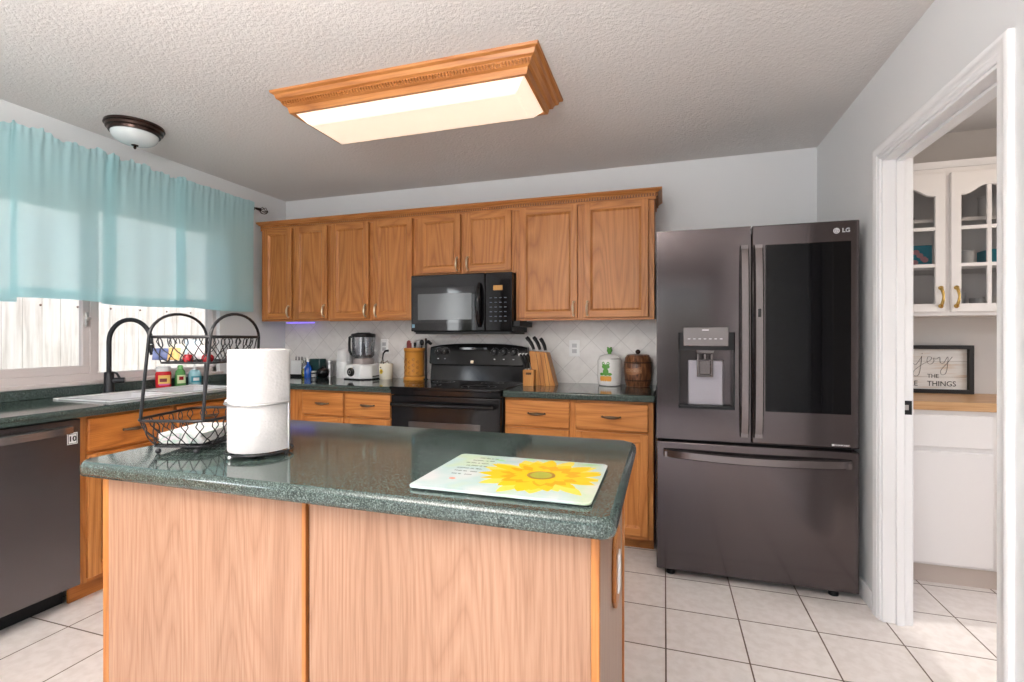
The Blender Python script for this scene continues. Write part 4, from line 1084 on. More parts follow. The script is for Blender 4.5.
# ================================================================== CURTAIN
rod = thing('curtain_rod', (.095, -1.4, 2.262), 'dark curtain rod above the window ending in a wire cage finial', 'curtain rod')
RODX, RODZ = .090, 2.250
obj('rod', cyl(BM(), (RODX, -2.75, RODZ), (RODX, -.395, RODZ), .0065), 'oil_bronze', rod, smooth=True)
bm = BM()
for k in range(6):
    ph_ = 2*PI*k/6; pts = []
    for i in range(13): t = i/12; r = .026*math.sin(PI*t)**.8+.002; a = ph_+1.6*t; pts.append((RODX+r*math.cos(a), -.375+.075*t, RODZ+r*math.sin(a)))
    tube(bm, pts, .0024, 6)
cyl(bm, (RODX, -.41, RODZ), (RODX, -.372, RODZ), .009, .013); ball(bm, (RODX, -.298, RODZ), .006)
obj('cage_finial', bm, 'oil_bronze', rod, smooth=True)
for y in (-.43, -1.55, -2.7):
    bm = BM(); tube(bm, [(.002, y, RODZ-.02), (.05, y, RODZ-.022), (RODX, y, RODZ-.010)], .005, 8); box(bm, .001, .006, y-.012, y+.012, RODZ-.05, RODZ+.01); obj('bracket', bm, 'oil_bronze', rod, smooth=True)
def valance(y0, y1, seed, xoff, label, zb=1.425, calm=0.0):
    r = random.Random(seed); t = thing('valance_curtain', (.09, (y0+y1)/2, RODZ), label, 'curtain', 'sheer aqua valance panels')
    ny, nz = 220, 44; ph = [r.uniform(0, 6.28) for _ in range(8)]
    bm = BM(); V = []
    ztop = RODZ+.035
    for j in range(nz+1):
        v = j/nz; row = []
        if j < 5: z = ztop-.035*j/4*1.0
        else: z = RODZ-(RODZ-zb)*((j-4)/(nz-4))
        for i in range(ny+1):
            u = i/ny; y = y0+(y1-y0)*u
            d = max(0, (RODZ-z)/(RODZ-zb))
            edge = min(1, min(u, 1-u)*10)
            # tight gathers at the rod relaxing into broad soft folds
            tight = (math.sin(y*95+ph[0]+1.2*math.sin(y*14+ph[3]))+.6*math.sin(y*151+ph[1]))
            broad = math.sin(y*21+ph[2]+.5*math.sin(d*3+ph[5]))+.5*math.sin(y*37+ph[4])
            amp_t = .0045*math.exp(-d*9)*(1-calm*.6); amp_b = (.0015+.008*d)*(1-calm*.75)
            x = RODX+xoff+.010+tight*amp_t+broad*amp_b*(.4+.6*edge)
            if j < 5:
                k = j/4; x = RODX+xoff+.019+(tight*.005+.003*math.sin(y*210+ph[5]))*(1-k*.5)*(1-calm*.7); zz = z+(.009*math.sin(y*60+ph[6]+2*math.sin(y*9))+.009*math.sin(y*19+ph[7])+.004*math.sin(y*170))*(1-k)*(1-calm)
            else:
                zz = z+.004*math.sin(y*9+ph[1])*d; x += .010*math.exp(-d*18)
            row.append(bm.verts.new((x, y, zz)))
        V.append(row)
    for j in range(nz):
        for i in range(ny): bm.faces.new((V[j][i], V[j][i+1], V[j+1][i+1], V[j+1][i]))
    c = obj('cloth', bm, 'curtain', t, smooth=True)
    # turned-up bottom hem and side hems: a second layer of the same cloth
    bm = BM(); V = []
    for j in range(4):
        row = []
        for i in range(0, ny+1, 2):
            u = i/ny; y = y0+(y1-y0)*u; edge = min(1, min(u, 1-u)*10); d = 1-.07*j/3
            broad = math.sin(y*21+ph[2]+.5*math.sin(d*3+ph[5]))+.5*math.sin(y*37+ph[4])
            row.append(bm.verts.new((RODX+xoff+broad*(.0015+.008*d)*(1-calm*.75)*(.4+.6*edge)-.0022, y, zb+(RODZ-zb)*.065*j/3+.004*math.sin(y*9+ph[1])*d)))
        V.append(row)
    for j in range(3):
        for i in range(len(V[0])-1): bm.faces.new((V[j][i], V[j][i+1], V[j+1][i+1], V[j+1][i]))
    obj('hem', bm, 'curtain', c, smooth=True)
    return t
valance(-2.66, -1.895, 11, .000, 'leftmost aqua sheer valance panel, cut off by the photo edge', zb=1.415)
valance(-1.925, -1.440, 12, .006, 'aqua sheer valance panel hanging just left of the dome light', zb=1.437)
valance(-1.510, -1.010, 13, .000, 'aqua sheer valance panel behind the faucet, second from the right', zb=1.43)
valance(-1.080, -.455, 14, .006, 'rightmost smooth aqua valance panel beside the wall cabinets', zb=1.435, calm=.75)

# ================================================================== THINGS ON THE BACK WORKTOPS
def curved_text(name, s, size, m, cx, cy, R, z, ang, parent, depth=.0012):
    """lettering wrapped round a jar of radius R"""
    o = text(name, s, size, m, (0, 0, 0), (0, 0, 0), parent, depth=depth, local=True)
    L0 = rootloc(parent)
    for v in o.data.vertices:
        a = ang+v.co.x/R; r = R+.0004+v.co.z
        v.co = Vector((cx+r*math.sin(a), cy-r*math.cos(a), z+v.co.y))-L0
    return o
# frog jar
JX, JY = 2.790, -.115
fj = thing('frog_cookie_jar', (JX, JY, CT), 'white ceramic cookie jar with green frog picture and frog knob on the lid', 'cookie jar')
body = obj('jar', lathe(BM(), [(0, 0), (.066, 0), (.074, .006), (.079, .04), (.080, .10), (.080, .168), (.077, .176), (.068, .180), (0, .180)], (JX, JY, CT), 40), 'white_ceramic', fj, smooth=True)
bm = BM()
for k in range(12):       # basket-weave relief
    for j in range(6):
        a = PI*.08+k*2*PI/12+(.26 if j % 2 else 0)
        if -PI/2-.95 < (a if a < PI else a-2*PI) < -PI/2+.35: continue
        z = CT+.025+j*.024; r = .0795
        pts = [(JX+r*math.cos(a+q), JY+r*math.sin(a+q), z+.004*math.sin(q*12)) for q in [-.2+.4*i/6 for i in range(7)]]
        tube(bm, pts, .0022, 6)
o = obj('relief', bm, 'white_ceramic', body, smooth=True); o['kind'] = 'stuff'
lid = obj('lid', lathe(BM(), [(.070, .180), (.072, .186), (.062, .198), (.038, .208), (.014, .212), (0, .212)], (JX, JY, CT), 40), 'white_ceramic', fj, smooth=True)
M['frog'] = mat('green_glaze', (.10, .30, .05), .2); M['lily'] = mat('orange_lily_glaze', (.80, .36, .05), .3)
bm = BM(); ball(bm, (JX, JY, CT+.236), .019, .85); 
fk = obj('frog_knob', bm, 'frog', lid, smooth=True)
bm = BM(); cyl(bm, (JX, JY, CT+.208), (JX, JY, CT+.224), .012); ball(bm, (JX-.010, JY-.009, CT+.253), .007); ball(bm, (JX+.010, JY-.009, CT+.253), .007); obj('frog_eyes', bm, 'frog', lid, smooth=True)
def fan(bm, vs, c):
    cv = bm.verts.new(c)
    for i in range(len(vs)): bm.faces.new((vs[i], vs[(i+1) % len(vs)], cv))
def onjar(a, z, r, sx, sz, R=.078, out=.001, n=16, bm=None):
    bm = bm or BM(); vs = []
    for i in range(n):
        t = 2*PI*i/n; aa = a+sx*math.cos(t)/R
        vs.append(bm.verts.new((JX+(R+out)*math.sin(aa), JY-(R+out)*math.cos(aa), z+sz*math.sin(t))))
    fan(bm, vs, (JX+(R+out)*math.sin(a), JY-(R+out)*math.cos(a), z)); return bm
bm = onjar(-.22, CT+.095, 0, .020, .026, R=.080, out=.0016)
for q, z, sx_, sz_ in ((-.22, .130, .027, .016), (-.42, .150, .010, .012), (-.02, .150, .010, .012), (-.55, .080, .016, .010), (.10, .080, .016, .010), (-.40, .060, .012, .008), (-.04, .060, .012, .008)): onjar(q, CT+z, 0, sx_, sz_, R=.080, out=.0020, bm=bm)
obj('painted_frog', bm, 'frog', body)
bm = onjar(-.45, CT+.055, 0, .018, .012, R=.080, out=.0018); onjar(-.08, CT+.055, 0, .018, .012, R=.080, out=.0018, bm=bm)
for q in (-.62, -.42, -.22, -.02, .14): onjar(q, CT+.050, 0, .010, .018, R=.080, out=.0024, bm=bm)
obj('painted_lily', bm, 'lily', body)
bm = onjar(-.42, CT+.152, 0, .004, .005, R=.080, out=.003); onjar(-.02, CT+.152, 0, .004, .005, R=.080, out=.003, bm=bm); obj('painted_eyes', bm, 'white_print', body)
# barrel jar
QX, QY = 2.976, -.118
bj = thing('barrel_cookie_jar', (QX, QY, CT), 'brown glazed barrel-shaped cookie jar beside the refrigerator', 'cookie jar')
pr_ = [(0, 0), (.072, 0), (.077, .004), (.083, .035), (.0845, .038), (.0845, .046), (.085, .050), (.089, .085), (.0895, .105), (.089, .125), (.0865, .152), (.088, .154), (.088, .164), (.0845, .168), (.080, .192), (.074, .200), (0, .200)]
bb = obj('barrel', lathe(BM(), pr_, (QX, QY, CT), 44), 'barrel', bj, smooth=True)
M['hoop'] = mat('dark_hoop_glaze', (.035, .014, .008), .3)
for z, r in ((.042, .0848), (.159, .0882)): obj('hoop', tube(BM(), [(QX+r*math.cos(a), QY+r*math.sin(a), CT+z) for a in [2*PI*k/44 for k in range(44)]], .0035, 6, closed=True), 'hoop', bb, smooth=True)
bm = BM()
for k in range(14):
    a = 2*PI*k/14; tube(bm, [(QX+r*math.cos(a), QY+r*math.sin(a), CT+z) for r, z in ((.0775, .006), (.0835, .036), (.0895, .09), (.0898, .11), (.088, .15), (.0805, .19))], .0012, 5)
obj('stave_line', bm, mat('stave_groove', (.045, .018, .01), .5), bb)
bm = BM(); V = []
for j in range(5):
    V.append([bm.verts.new((QX+(.0900+.0012)*math.sin(a), QY-(.0900+.0012)*math.cos(a), CT+.085+.042*j/4+.006*math.sin(4*a))) for a in [-.95+1.3*i/16 for i in range(17)]])
for j in range(4):
    for i in range(16): bm.faces.new((V[j][i], V[j][i+1], V[j+1][i+1], V[j+1][i]))
obj('banner', bm, mat('tan_banner_glaze', (.30, .13, .055), .3), bb, smooth=True)
curved_text('lettering', 'COOKIES', .026, mat('pale_brown_lettering', (.46, .25, .13), .4), QX, QY, .0915, CT+.106, -.30, bb)
ld_ = obj('lid', lathe(BM(), [(.074, .200), (.074, .207), (.060, .212), (0, .214)], (QX, QY, CT), 40), 'barrel', bj, smooth=True)
obj('knob', ball(BM(), (QX, QY, CT+.228), .0165), mat('dark_brown_knob', (.03, .012, .008), .2), ld_, smooth=True)
# knife block and knives
kb = thing('knife_block', (2.345, -.24, CT), 'slanted honey-coloured wooden knife block right of the range', 'knife block')
bm = prism(BM(), [(2.318, CT), (2.452, CT), (2.392, CT+.222), (2.272, CT+.232), (2.285, CT+.12)], 1, -.285, -.175)
obj('main_block', bm, 'block_wood', kb, bevel=.003)
bm = slab([2.243, 2.262, 2.300, 2.318], [CT, CT+.075, CT+.090, CT+.108], lambda i, j: not (i == 1 and j == 1), lambda u, v, q: (u, q, v), -.335, -.225)
obj('front_block', bm, 'block_wood', kb, bevel=.002)
obj('slot', bx(2.262, 2.300, -.331, -.229, CT+.075, CT+.090), 'dark_gap', kb)
bm = BM()
for q in (.02, .045, .07): prism(bm, [(2.330+q*1.2, CT+.001), (2.333+q*1.2, CT+.001), (2.300+q*1.1, CT+.222), (2.297+q*1.1, CT+.222)], 1, -.2856, -.2849)
obj('joint_line', bm, 'dark_gap', kb)
def knife(x, y, z, dx, L, label, nm='kitchen_knife', wd=.017, cat_='knife', cap=False):
    t = thing(nm, (x, y, z), label, cat_, 'knives in the wooden block')
    d = Vector((dx, 0, 1)).normalized(); s = Vector((d.z, 0, -d.x))
    bm = BM(); n = 10; P = [Vector((0, 0, 0))+d*(L*i/n)+s*(.006*math.sin(PI*i/n)) for i in range(n+1)]
    tube(bm, P, [wd*(.62+.22*math.sin(PI*i/n)+(.18 if i > n-3 else 0)) for i in range(n+1)], 10, flat=.6)
    obj('handle', bm, 'black_plastic', t, smooth=True, local=True)
    bm = BM(); tube(bm, [tuple(-d*.012), tuple(d*.002)], wd*.6, 10, flat=.6); obj('bolster', bm, 'steel', t, smooth=True, local=True)
    bm = BM(); tube(bm, [tuple(-d*.07), tuple(-d*.012)], wd*.5, 8, flat=.12); obj('blade', bm, 'steel', t, local=True)
    if cap: bm = BM(); tube(bm, [tuple(d*(L-.012)), tuple(d*(L+.004))], wd*.85, 10, flat=.62); obj('end_cap', bm, 'white_plastic', t, smooth=True, local=True)
knife(2.300, -.262, CT+.241, -.62, .100, 'black-handled knife standing highest at the left of the wooden block')
knife(2.335, -.23, CT+.238, -.52, .100, 'black-handled knife in the middle of the wooden block top')
knife(2.366, -.20, CT+.235, -.45, .090, 'black-handled knife at the right rear of the wooden block')
for k, (x, y) in enumerate(((2.256, -.315), (2.270, -.285), (2.286, -.255))):
    knife(x, y, CT+.115, -.42, .105, ('steak knife nearest the range in the small front block', 'middle steak knife of the three in the small front block', 'steak knife farthest back in the small front block')[k], 'steak_knife', .014, cap=True)
# utensil crock
UX, UY_ = 1.315, -.115
uc = thing('utensil_crock', (UX, UY_, CT), 'amber carved crock full of utensils just left of the range', 'crock')
cb_ = obj('crock', lathe(BM(), [(0, 0), (.080, 0), (.084, .006), (.083, .022), (.077, .028), (.075, .215), (.078, .221), (.081, .229), (.081, .241), (.076, .245), (.070, .243), (.070, .02), (0, .02)], (UX, UY_, CT), 40), 'crock', uc, smooth=True)
bm = BM()
for z in (.03, .036, .213, .219): tube(bm, [(UX+.0775*math.cos(a), UY_+.0775*math.sin(a), CT+z) for a in [2*PI*k/40 for k in range(40)]], .0012, 5, closed=True)
for k in range(5):
    a0 = -PI/2-.9+k*.42
    for j in range(3):
        z = CT+.055+j*.042+(.018 if k % 2 else 0)
        tube(bm, [(UX+.0765*math.cos(a0+.11*math.cos(t)), UY_+.0765*math.sin(a0+.11*math.cos(t)), z+.010*math.sin(2*t)+.004*math.sin(t)) for t in [2*PI*i/14 for i in range(14)]], .0012, 5, closed=True)
o = obj('carving', bm, 'crock_dark', cb_); o['kind'] = 'stuff'
def utensil(nm, dx, dy, L, kind, m, label):
    t = thing(nm, (UX+dx*.5, UY_+dy*.5, CT+.022), label, 'utensil', 'utensils in the amber crock')
    top = Vector((dx*.75, dy*.75, L)); bm = BM()
    tube(bm, [(0, 0, 0), tuple(top*.6), tuple(top)], [.004, .004, .005], 8); obj('handle', bm, m, t, smooth=True, local=True)
    bm = BM()
    if kind == 'spoon': lathe(bm, [(0, -.002), (.014, .006), (.019, .022), (.015, .040), (0, .048)], tuple(top), 14, sy=.4)
    elif kind == 'spatula': box(bm, top.x-.020, top.x+.020, top.y-.0015, top.y+.0015, top.z, top.z+.045)
    elif kind == 'grip': tube(bm, [tuple(top), tuple(top*1.12)], [.009, .010], 10)
    elif kind == 'whisk':
        for k in range(4):
            a = PI*k/4; tube(bm, [(top.x+.016*math.sin(PI*i/12)*math.cos(a)*(1), top.y+.016*math.sin(PI*i/12)*math.sin(a), top.z+.045*i/12) for i in range(13)], .001, 5)
    obj('head', bm, m, t, smooth=(kind != 'spatula'), local=True)
M['red_plastic'] = mat('dark_red_plastic', (.22, .03, .03), .35)
utensil('serving_spoon', -.045, .01, .235, 'spoon', 'red_plastic', 'dark red spoon at the left rim of the amber crock')
utensil('spatula', -.020, -.03, .215, 'spatula', 'red_plastic', 'dark red spatula second from left in the amber crock')
utensil('slotted_spoon', .005, .03, .235, 'spoon', 'grey_print', 'pale grey spoon in the middle of the amber crock')
utensil('serving_fork', .022, -.035, .235, 'grip', 'black_plastic', 'black-gripped utensil right of the grey spoon in the crock')
utensil('ladle', .045, .01, .240, 'spoon', 'black_plastic', 'black ladle at the right rim of the amber crock')
utensil('whisk', .03, .04, .225, 'whisk', 'steel', 'steel whisk at the back of the amber crock')
tl = thing('upright_kitchen_tool', (1.420, -.13, CT), 'slim black upright kitchen tool with crosswise top between crock and range', 'kitchen tool')
obj('stem', lathe(BM(), [(0, 0), (.018, 0), (.018, .006), (.008, .014), (.007, .26), (.009, .28), (.009, .312), (.006, .318), (0, .318)], (1.420, -.13, CT), 20), 'black_plastic', tl, smooth=True)
bm = BM(); tube(bm, [(1.417, -.13, CT+.290), (1.440, -.13, CT+.292), (1.466, -.13, CT+.274)], [.011, .013, .011], 10); obj('crosswise_grip', bm, 'black_plastic', tl, smooth=True)
# food processor
fp = thing('food_processor', (.885, -.22, CT), 'white blender base with clear jug and black lid on the worktop', 'blender')
bm = prism(BM(), [(.765, -.30), (.94, -.335), (1.005, -.27), (1.005, -.14), (.78, -.12)], 2, CT+.004, CT+.118)
for v in bm.verts:
    if v.co.z > CT+.1: v.co.x = .885+(v.co.x-.885)*.90; v.co.y = -.22+(v.co.y+.22)*.90
bs = obj('motor_base', bm, 'white_plastic', fp, bevel=.014, segs=3)
bm = prism(BM(), [(.77, -.30), (.94, -.333), (1.0, -.27), (1.0, -.145), (.785, -.125)], 2, CT, CT+.008); obj('foot_pad', bm, 'black_plastic', fp)
fx_d = Vector((.175, -.035, 0)).normalized(); nrm = Vector((-.196, -.98, 0))
q = Vector((0, 0, 1)).rotation_difference(nrm).to_matrix()
bm = lathe(BM(), [(0, 0), (.034, 0), (.034, .010), (.026, .018), (0, .018)], (.846, -.3125, CT+.058), 28, rot=q)
dl = obj('control_dial', bm, 'black_plastic', bs, smooth=True)
bm = lathe(BM(), [(.011, .0182), (.014, .0186), (.014, .0182)], (.846, -.3125, CT+.058), 20, rot=q); obj('dial_ring', bm, 'steel', dl)
obj('cord_slot', bx(1.0, 1.009, -.262, -.16, CT+.02, CT+.028), 'black_plastic', bs)
obj('collar', lathe(BM(), [(0, .118), (.078, .118), (.080, .122), (.078, .158), (.070, .164), (0, .164)], (.895, -.225, CT), 36), mat('grey_collar', (.36, .32, .31), .3), fp, smooth=True)
jg = obj('jug', lathe(BM(), [(.066, .164), (.068, .168), (.083, .185), (.090, .33), (.088, .33), (.080, .188), (.064, .170), (.066, .164)], (.895, -.225, CT), 40), 'jar_glass', fp, smooth=True)
obj('lid', lathe(BM(), [(0, .326), (.090, .326), (.092, .332), (.092, .348), (.084, .354), (.060, .356), (.05, .362), (0, .362)], (.895, -.225, CT), 36), 'black_plastic', fp, smooth=True)
bm = BM(); tube(bm, [(.812, -.245, CT+.335), (.787, -.25, CT+.325), (.784, -.25, CT+.28), (.786, -.25, CT+.22), (.800, -.247, CT+.190), (.828, -.24, CT+.180)], .010, 10); obj('handle', bm, 'black_plastic', jg, smooth=True)
bm = BM(); cyl(bm, (.895, -.225, CT+.168), (.895, -.225, CT+.325), .022, .008, 16)
for k, z in enumerate((.20, .24, .28)): prism(bm, [(-.05, 0), (.0, -.014), (.05, 0), (.0, .014)], 2, 0, .002) if False else tube(bm, [(.895-.045*math.cos(k*1.1), -.225-.045*math.sin(k*1.1), CT+z+.008), (.895, -.225, CT+z), (.895+.045*math.cos(k*1.1), -.225+.045*math.sin(k*1.1), CT+z+.008)], [.002, .009, .002], 6, flat=.3)
obj('blade_tower', bm, mat('dark_grey_spindle', (.07, .07, .08), .4), jg, smooth=True)
cn = thing('white_canister', (.672, -.15, CT), 'white two-tier canister standing behind and left of the blender', 'canister')
obj('lower_body', lathe(BM(), [(0, 0), (.058, 0), (.060, .004), (.060, .125), (.058, .128), (0, .128)], (.672, -.15, CT), 36), 'white_plastic', cn, smooth=True)
obj('upper_body', lathe(BM(), [(0, .129), (.057, .129), (.058, .132), (.055, .21), (.048, .225), (.036, .232), (0, .234)], (.672, -.15, CT), 36), 'white_plastic', cn, smooth=True)
obj('side_handle', tube(BM(), [(.727, -.175, CT+.11), (.738, -.18, CT+.10), (.738, -.18, CT+.04), (.727, -.175, CT+.03)], .006, 8), 'white_plastic', cn, smooth=True)
# honey crock with spoon
hx, hy = 1.072, -.20
hc = thing('ceramic_honey_jar', (hx, hy, CT), 'small cream ceramic jar with yellow flower print beside the blender', 'jar')
hb = obj('jar', lathe(BM(), [(0, 0), (.046, 0), (.050, .005), (.053, .06), (.053, .115), (.050, .122), (.047, .120), (.046, .012), (0, .012)], (hx, hy, CT), 32), mat('cream_ceramic', (.78, .74, .62), .2), hc, smooth=True)
def onr(cx, cy, R, a, z, sx, sz, n=14, bm=None):
    bm = bm or BM(); vs = []
    for i in range(n):
        t = 2*PI*i/n; aa = a+sx*math.cos(t)/R; vs.append(bm.verts.new((cx+R*math.sin(aa), cy-R*math.cos(aa), z+sz*math.sin(t))))
    fan(bm, vs, (cx+R*math.sin(a), cy-R*math.cos(a), z)); return bm
bm = BM()
for k in range(7): a = 2*PI*k/7; onr(hx, hy, .0543+.0001*k, -.2+.011*math.cos(a)/.053, CT+.062+.013*math.sin(a), .007, .007, bm=bm)
obj('flower_print', bm, 'petal', hb); obj('flower_centre', onr(hx, hy, .0555, -.2, CT+.062, .007, .008), mat('brown_centre', (.20, .10, .03), .5), hb)
obj('painted_bee', onr(hx, hy, .0555, -.3, CT+.092, .010, .006), mat('dark_olive_print', (.12, .12, .05), .5), hb)
sp_ = thing('curved_handle_spoon', (hx, hy, CT+.014), 'black curved-handle spoon standing in the cream flower jar', 'spoon')
bm = BM(); tube(bm, [(0, 0, 0), (-.022, .0, .10), (-.030, .0, .15), (-.024, .0, .185), (-.006, .0, .205), (.020, .0, .208)], [.004, .004, .005, .006, .007, .010], 10); obj('handle', bm, 'black_plastic', sp_, smooth=True, local=True)
obj('bowl', lathe(BM(), [(0, 0), (.012, .004), (.016, .016), (.010, .03), (0, .034)], (0, 0, -.001), 14, sy=.45), 'steel', sp_, smooth=True, local=True)
bm = BM(); tube(bm, [(hx-.035, hy-.02, CT+.118), (hx-.02, hy-.025, CT+.142), (hx+.0, hy-.02, CT+.128), (hx+.025, hy-.02, CT+.144), (hx+.036, hy-.01, CT+.118)], .005, 8); obj('rim_bow', bm, mat('taupe_bow', (.30, .25, .20), .6), hb, smooth=True)
# corner group
kh = thing('white_utensil_holder', (.235, -.17, CT), 'white holder on a black base with dark tips sticking up, in the corner', 'holder')
obj('base', bx(.178, .295, -.215, -.125, CT, CT+.020), 'black_plastic', kh, bevel=.003)
obj('box', bx(.186, .287, -.208, -.132, CT+.020, CT+.135), 'white_plastic', kh, bevel=.004)
for x in (.205, .235, .265): obj('dark_tip', cyl(BM(), (x, -.17, CT+.13), (x, -.17, CT+.165), .005, .003), 'black_plastic', kh)
oil = thing('oil_bottle', (.318, -.20, CT), 'clear glass bottle half full of yellow oil, next to the white holder', 'bottle')
obj('glass', lathe(BM(), [(0, 0), (.024, 0), (.026, .004), (.026, .10), (.012, .125), (.012, .145), (.0105, .145), (.0105, .124), (.024, .098), (.024, .005), (0, .004)], (.318, -.20, CT), 24), 'jar_glass', oil, smooth=True)
obj('oil', lathe(BM(), [(0, .005), (.0235, .005), (.0235, .068), (0, .068)], (.318, -.20, CT), 24), mat('yellow_oil', (.55, .48, .02), .15), oil, smooth=True)
obj('cork', cyl(BM(), (.318, -.20, CT+.138), (.318, -.20, CT+.158), .011, .012), 'steel', oil, smooth=True)
gb = obj('storage_tin', bx(.362, .468, -.145, -.06, CT, CT+.150), mat('dark_green_tin', (.015, .05, .05), .25), None, bevel=.006); tag(gb, 'dark green tin standing behind the blue bottle in the corner', 'tin')
bb_ = thing('blue_bottle', (.382, -.205, CT), 'bright blue glass bottle in front of the dark green tin', 'bottle')
obj('body', lathe(BM(), [(0, 0), (.029, 0), (.031, .005), (.031, .07), (.02, .095), (.011, .105), (.011, .128), (0, .128)], (.382, -.205, CT), 24), mat('cobalt_glass', (.01, .08, .42), .1, spec=.7), bb_, smooth=True)
obj('cap', cyl(BM(), (.382, -.205, CT+.128), (.382, -.205, CT+.145), .013), 'steel', bb_, smooth=True)
sb_ = thing('lidded_dark_bowl', (.50, -.20, CT), 'small dark lidded bowl with round knob right of the blue bottle', 'bowl')
obj('bowl', lathe(BM(), [(0, 0), (.030, 0), (.045, .018), (.050, .045), (.046, .058), (0, .058)], (.50, -.20, CT), 28), 'black_gloss', sb_, smooth=True)
obj('lid', lathe(BM(), [(.047, .058), (.044, .066), (.025, .076), (.010, .080), (.012, .090), (0, .097)], (.50, -.20, CT), 28), 'oil_bronze', sb_, smooth=True)
gg = thing('small_glass_jar', (.445, -.245, CT), 'tiny clear glass jar in front of the dark lidded bowl', 'jar')
obj('glass', lathe(BM(), [(0, 0), (.020, 0), (.022, .004), (.022, .040), (.018, .044), (0, .044)], (.445, -.245, CT), 20), 'jar_glass', gg, smooth=True)
obj('contents', lathe(BM(), [(0, .004), (.018, .004), (.018, .028), (0, .028)], (.445, -.245, CT), 20), 'grey_print', gg, smooth=True)
obj('lid', lathe(BM(), [(0, .044), (.021, .044), (.021, .054), (0, .055)], (.445, -.245, CT), 20), 'steel', gg, smooth=True)
gs = thing('spice_grinder', (.52, -.085, CT), 'grey cylindrical grinder at the wall behind the dark lidded bowl', 'grinder')
obj('body', lathe(BM(), [(0, 0), (.024, 0), (.024, .10), (.020, .104), (.020, .115), (.024, .118), (.024, .135), (0, .138)], (.52, -.085, CT), 24), 'steel', gs, smooth=True)
for nm_, dy in (('food_processor', .060), ('ceramic_honey_jar', .075), ('curved_handle_spoon', .075), ('white_canister', .05), ('white_utensil_holder', .06), ('oil_bottle', .06), ('blue_bottle', .03), ('lidded_dark_bowl', .055), ('small_glass_jar', .06)):
    o = bpy.data.objects[nm_]; o.location.y += dy
# outlets on the backsplash
def outlet(xc, zc, label, double=False, wd=.07, cover=None):
    t = thing('wall_outlet', (xc, -.008, zc), label, 'outlet', 'outlets on the tiled backsplash')
    o = obj('plate', bx(xc-wd/2, xc+wd/2, -.013, -.0085, zc-.058, zc+.058), 'white_plastic', t, bevel=.003)
    for z in (-.02, .02):
        obj('socket', bx(xc-.017, xc+.017, -.0145, -.0128, zc+z-.014, zc+z+.014), mat('socket_grey', (.45, .45, .47), .4) if 'socket_grey' not in bpy.data.materials else bpy.data.materials['socket_grey'], o, bevel=.002)
outlet(.985, 1.165, 'white wall outlet just above the cream flower jar')
outlet(2.532, 1.16, 'white wall outlet on the diagonal tiles right of the knife block', wd=.075)

# ---------------- by the sink
def bottle(nm, y, label, cat_): return thing(nm, (.066, y, CT), label, cat_, 'cleaning bottles behind the sink')
b1 = bottle('detergent_tub', -1.135, 'red tub with a clear lid and yellow label behind the sink', 'tub')
bo = obj('tub', lathe(BM(), [(0, 0), (.036, 0), (.042, .006), (.043, .09), (.038, .105), (0, .105)], (.066, -1.135, CT), 28), mat('red_tub', (.68, .02, .03), .25), b1, smooth=True)
obj('lid', lathe(BM(), [(.037, .105), (.040, .108), (.040, .134), (.036, .138), (0, .138)], (.066, -1.135, CT), 28), 'white_plastic', b1, smooth=True)
def wrap(cx, cy, R, a0, a1, z0, z1, m, parent, name='label_print'):
    """label on the side that faces +X, -Y"""
    bm = BM(); V = []
    for z in (z0, z1): V.append([bm.verts.new((cx+R*math.cos(a0+(a1-a0)*i/12), cy+R*math.sin(a0+(a1-a0)*i/12), z)) for i in range(13)])
    for i in range(12): bm.faces.new((V[0][i], V[0][i+1], V[1][i+1], V[1][i]))
    return obj(name, bm, m, parent, smooth=True)
wrap(.066, -1.135, .0437, -1.3, .35, CT+.025, CT+.082, mat('yellow_label', (.85, .55, .15), .4), bo)
wrap(.066, -1.135, .0441, -1.1, -.2, CT+.040, CT+.062, 'red_plastic', bo, 'label_emblem'); wrap(.066, -1.135, .0441, -1.2, .2, CT+.018, CT+.028, mat('pink_label', (.75, .1, .35), .4), bo, 'label_band')
b2 = bottle('green_soap_bottle', -1.02, 'flat green dish soap bottle behind the sink between red tub and blue bottle', 'bottle')
bo = obj('body', lathe(BM(), [(0, 0), (.028, 0), (.032, .006), (.031, .06), (.026, .10), (.014, .115), (0, .115)], (.066, -1.02, CT), 28, sy=1.05), mat('green_soap', (.10, .34, .10), .2), b2, smooth=True)
obj('cap', lathe(BM(), [(0, .115), (.016, .115), (.016, .135), (.010, .140), (0, .14)], (.066, -1.02, CT), 20), mat('green_cap', (.22, .55, .2), .3), b2, smooth=True)
wrap(.066, -1.02, .0335, -1.2, .4, CT+.02, CT+.075, mat('pale_green_label', (.62, .74, .45), .4), bo); wrap(.066, -1.02, .0340, -.85, -.1, CT+.042, CT+.066, 'apple', bo, 'label_emblem')
b3 = bottle('blue_soap_bottle', -.915, 'clear pale blue pump bottle behind the sink, nearest the corner', 'bottle')
bo = obj('body', lathe(BM(), [(0, 0), (.036, 0), (.040, .006), (.040, .07), (.030, .095), (.014, .104), (0, .104)], (.066, -.915, CT), 28), mat('pale_blue_soap', (.35, .62, .70), .15), b3, smooth=True)
bm = BM(); cyl(bm, (.066, -.915, CT+.104), (.066, -.915, CT+.122), .013); cyl(bm, (.066, -.915, CT+.122), (.066, -.915, CT+.137), .005); tube(bm, [(.066, -.915, CT+.137), (.080, -.93, CT+.139), (.10, -.95, CT+.134)], .005, 8); obj('pump', bm, 'white_plastic', b3, smooth=True)
wrap(.066, -.915, .0408, -1.2, .5, CT+.018, CT+.06, mat('teal_label', (.04, .32, .42), .4), bo); wrap(.066, -.915, .0412, -.9, .0, CT+.03, CT+.05, 'white_print', bo, 'label_emblem')

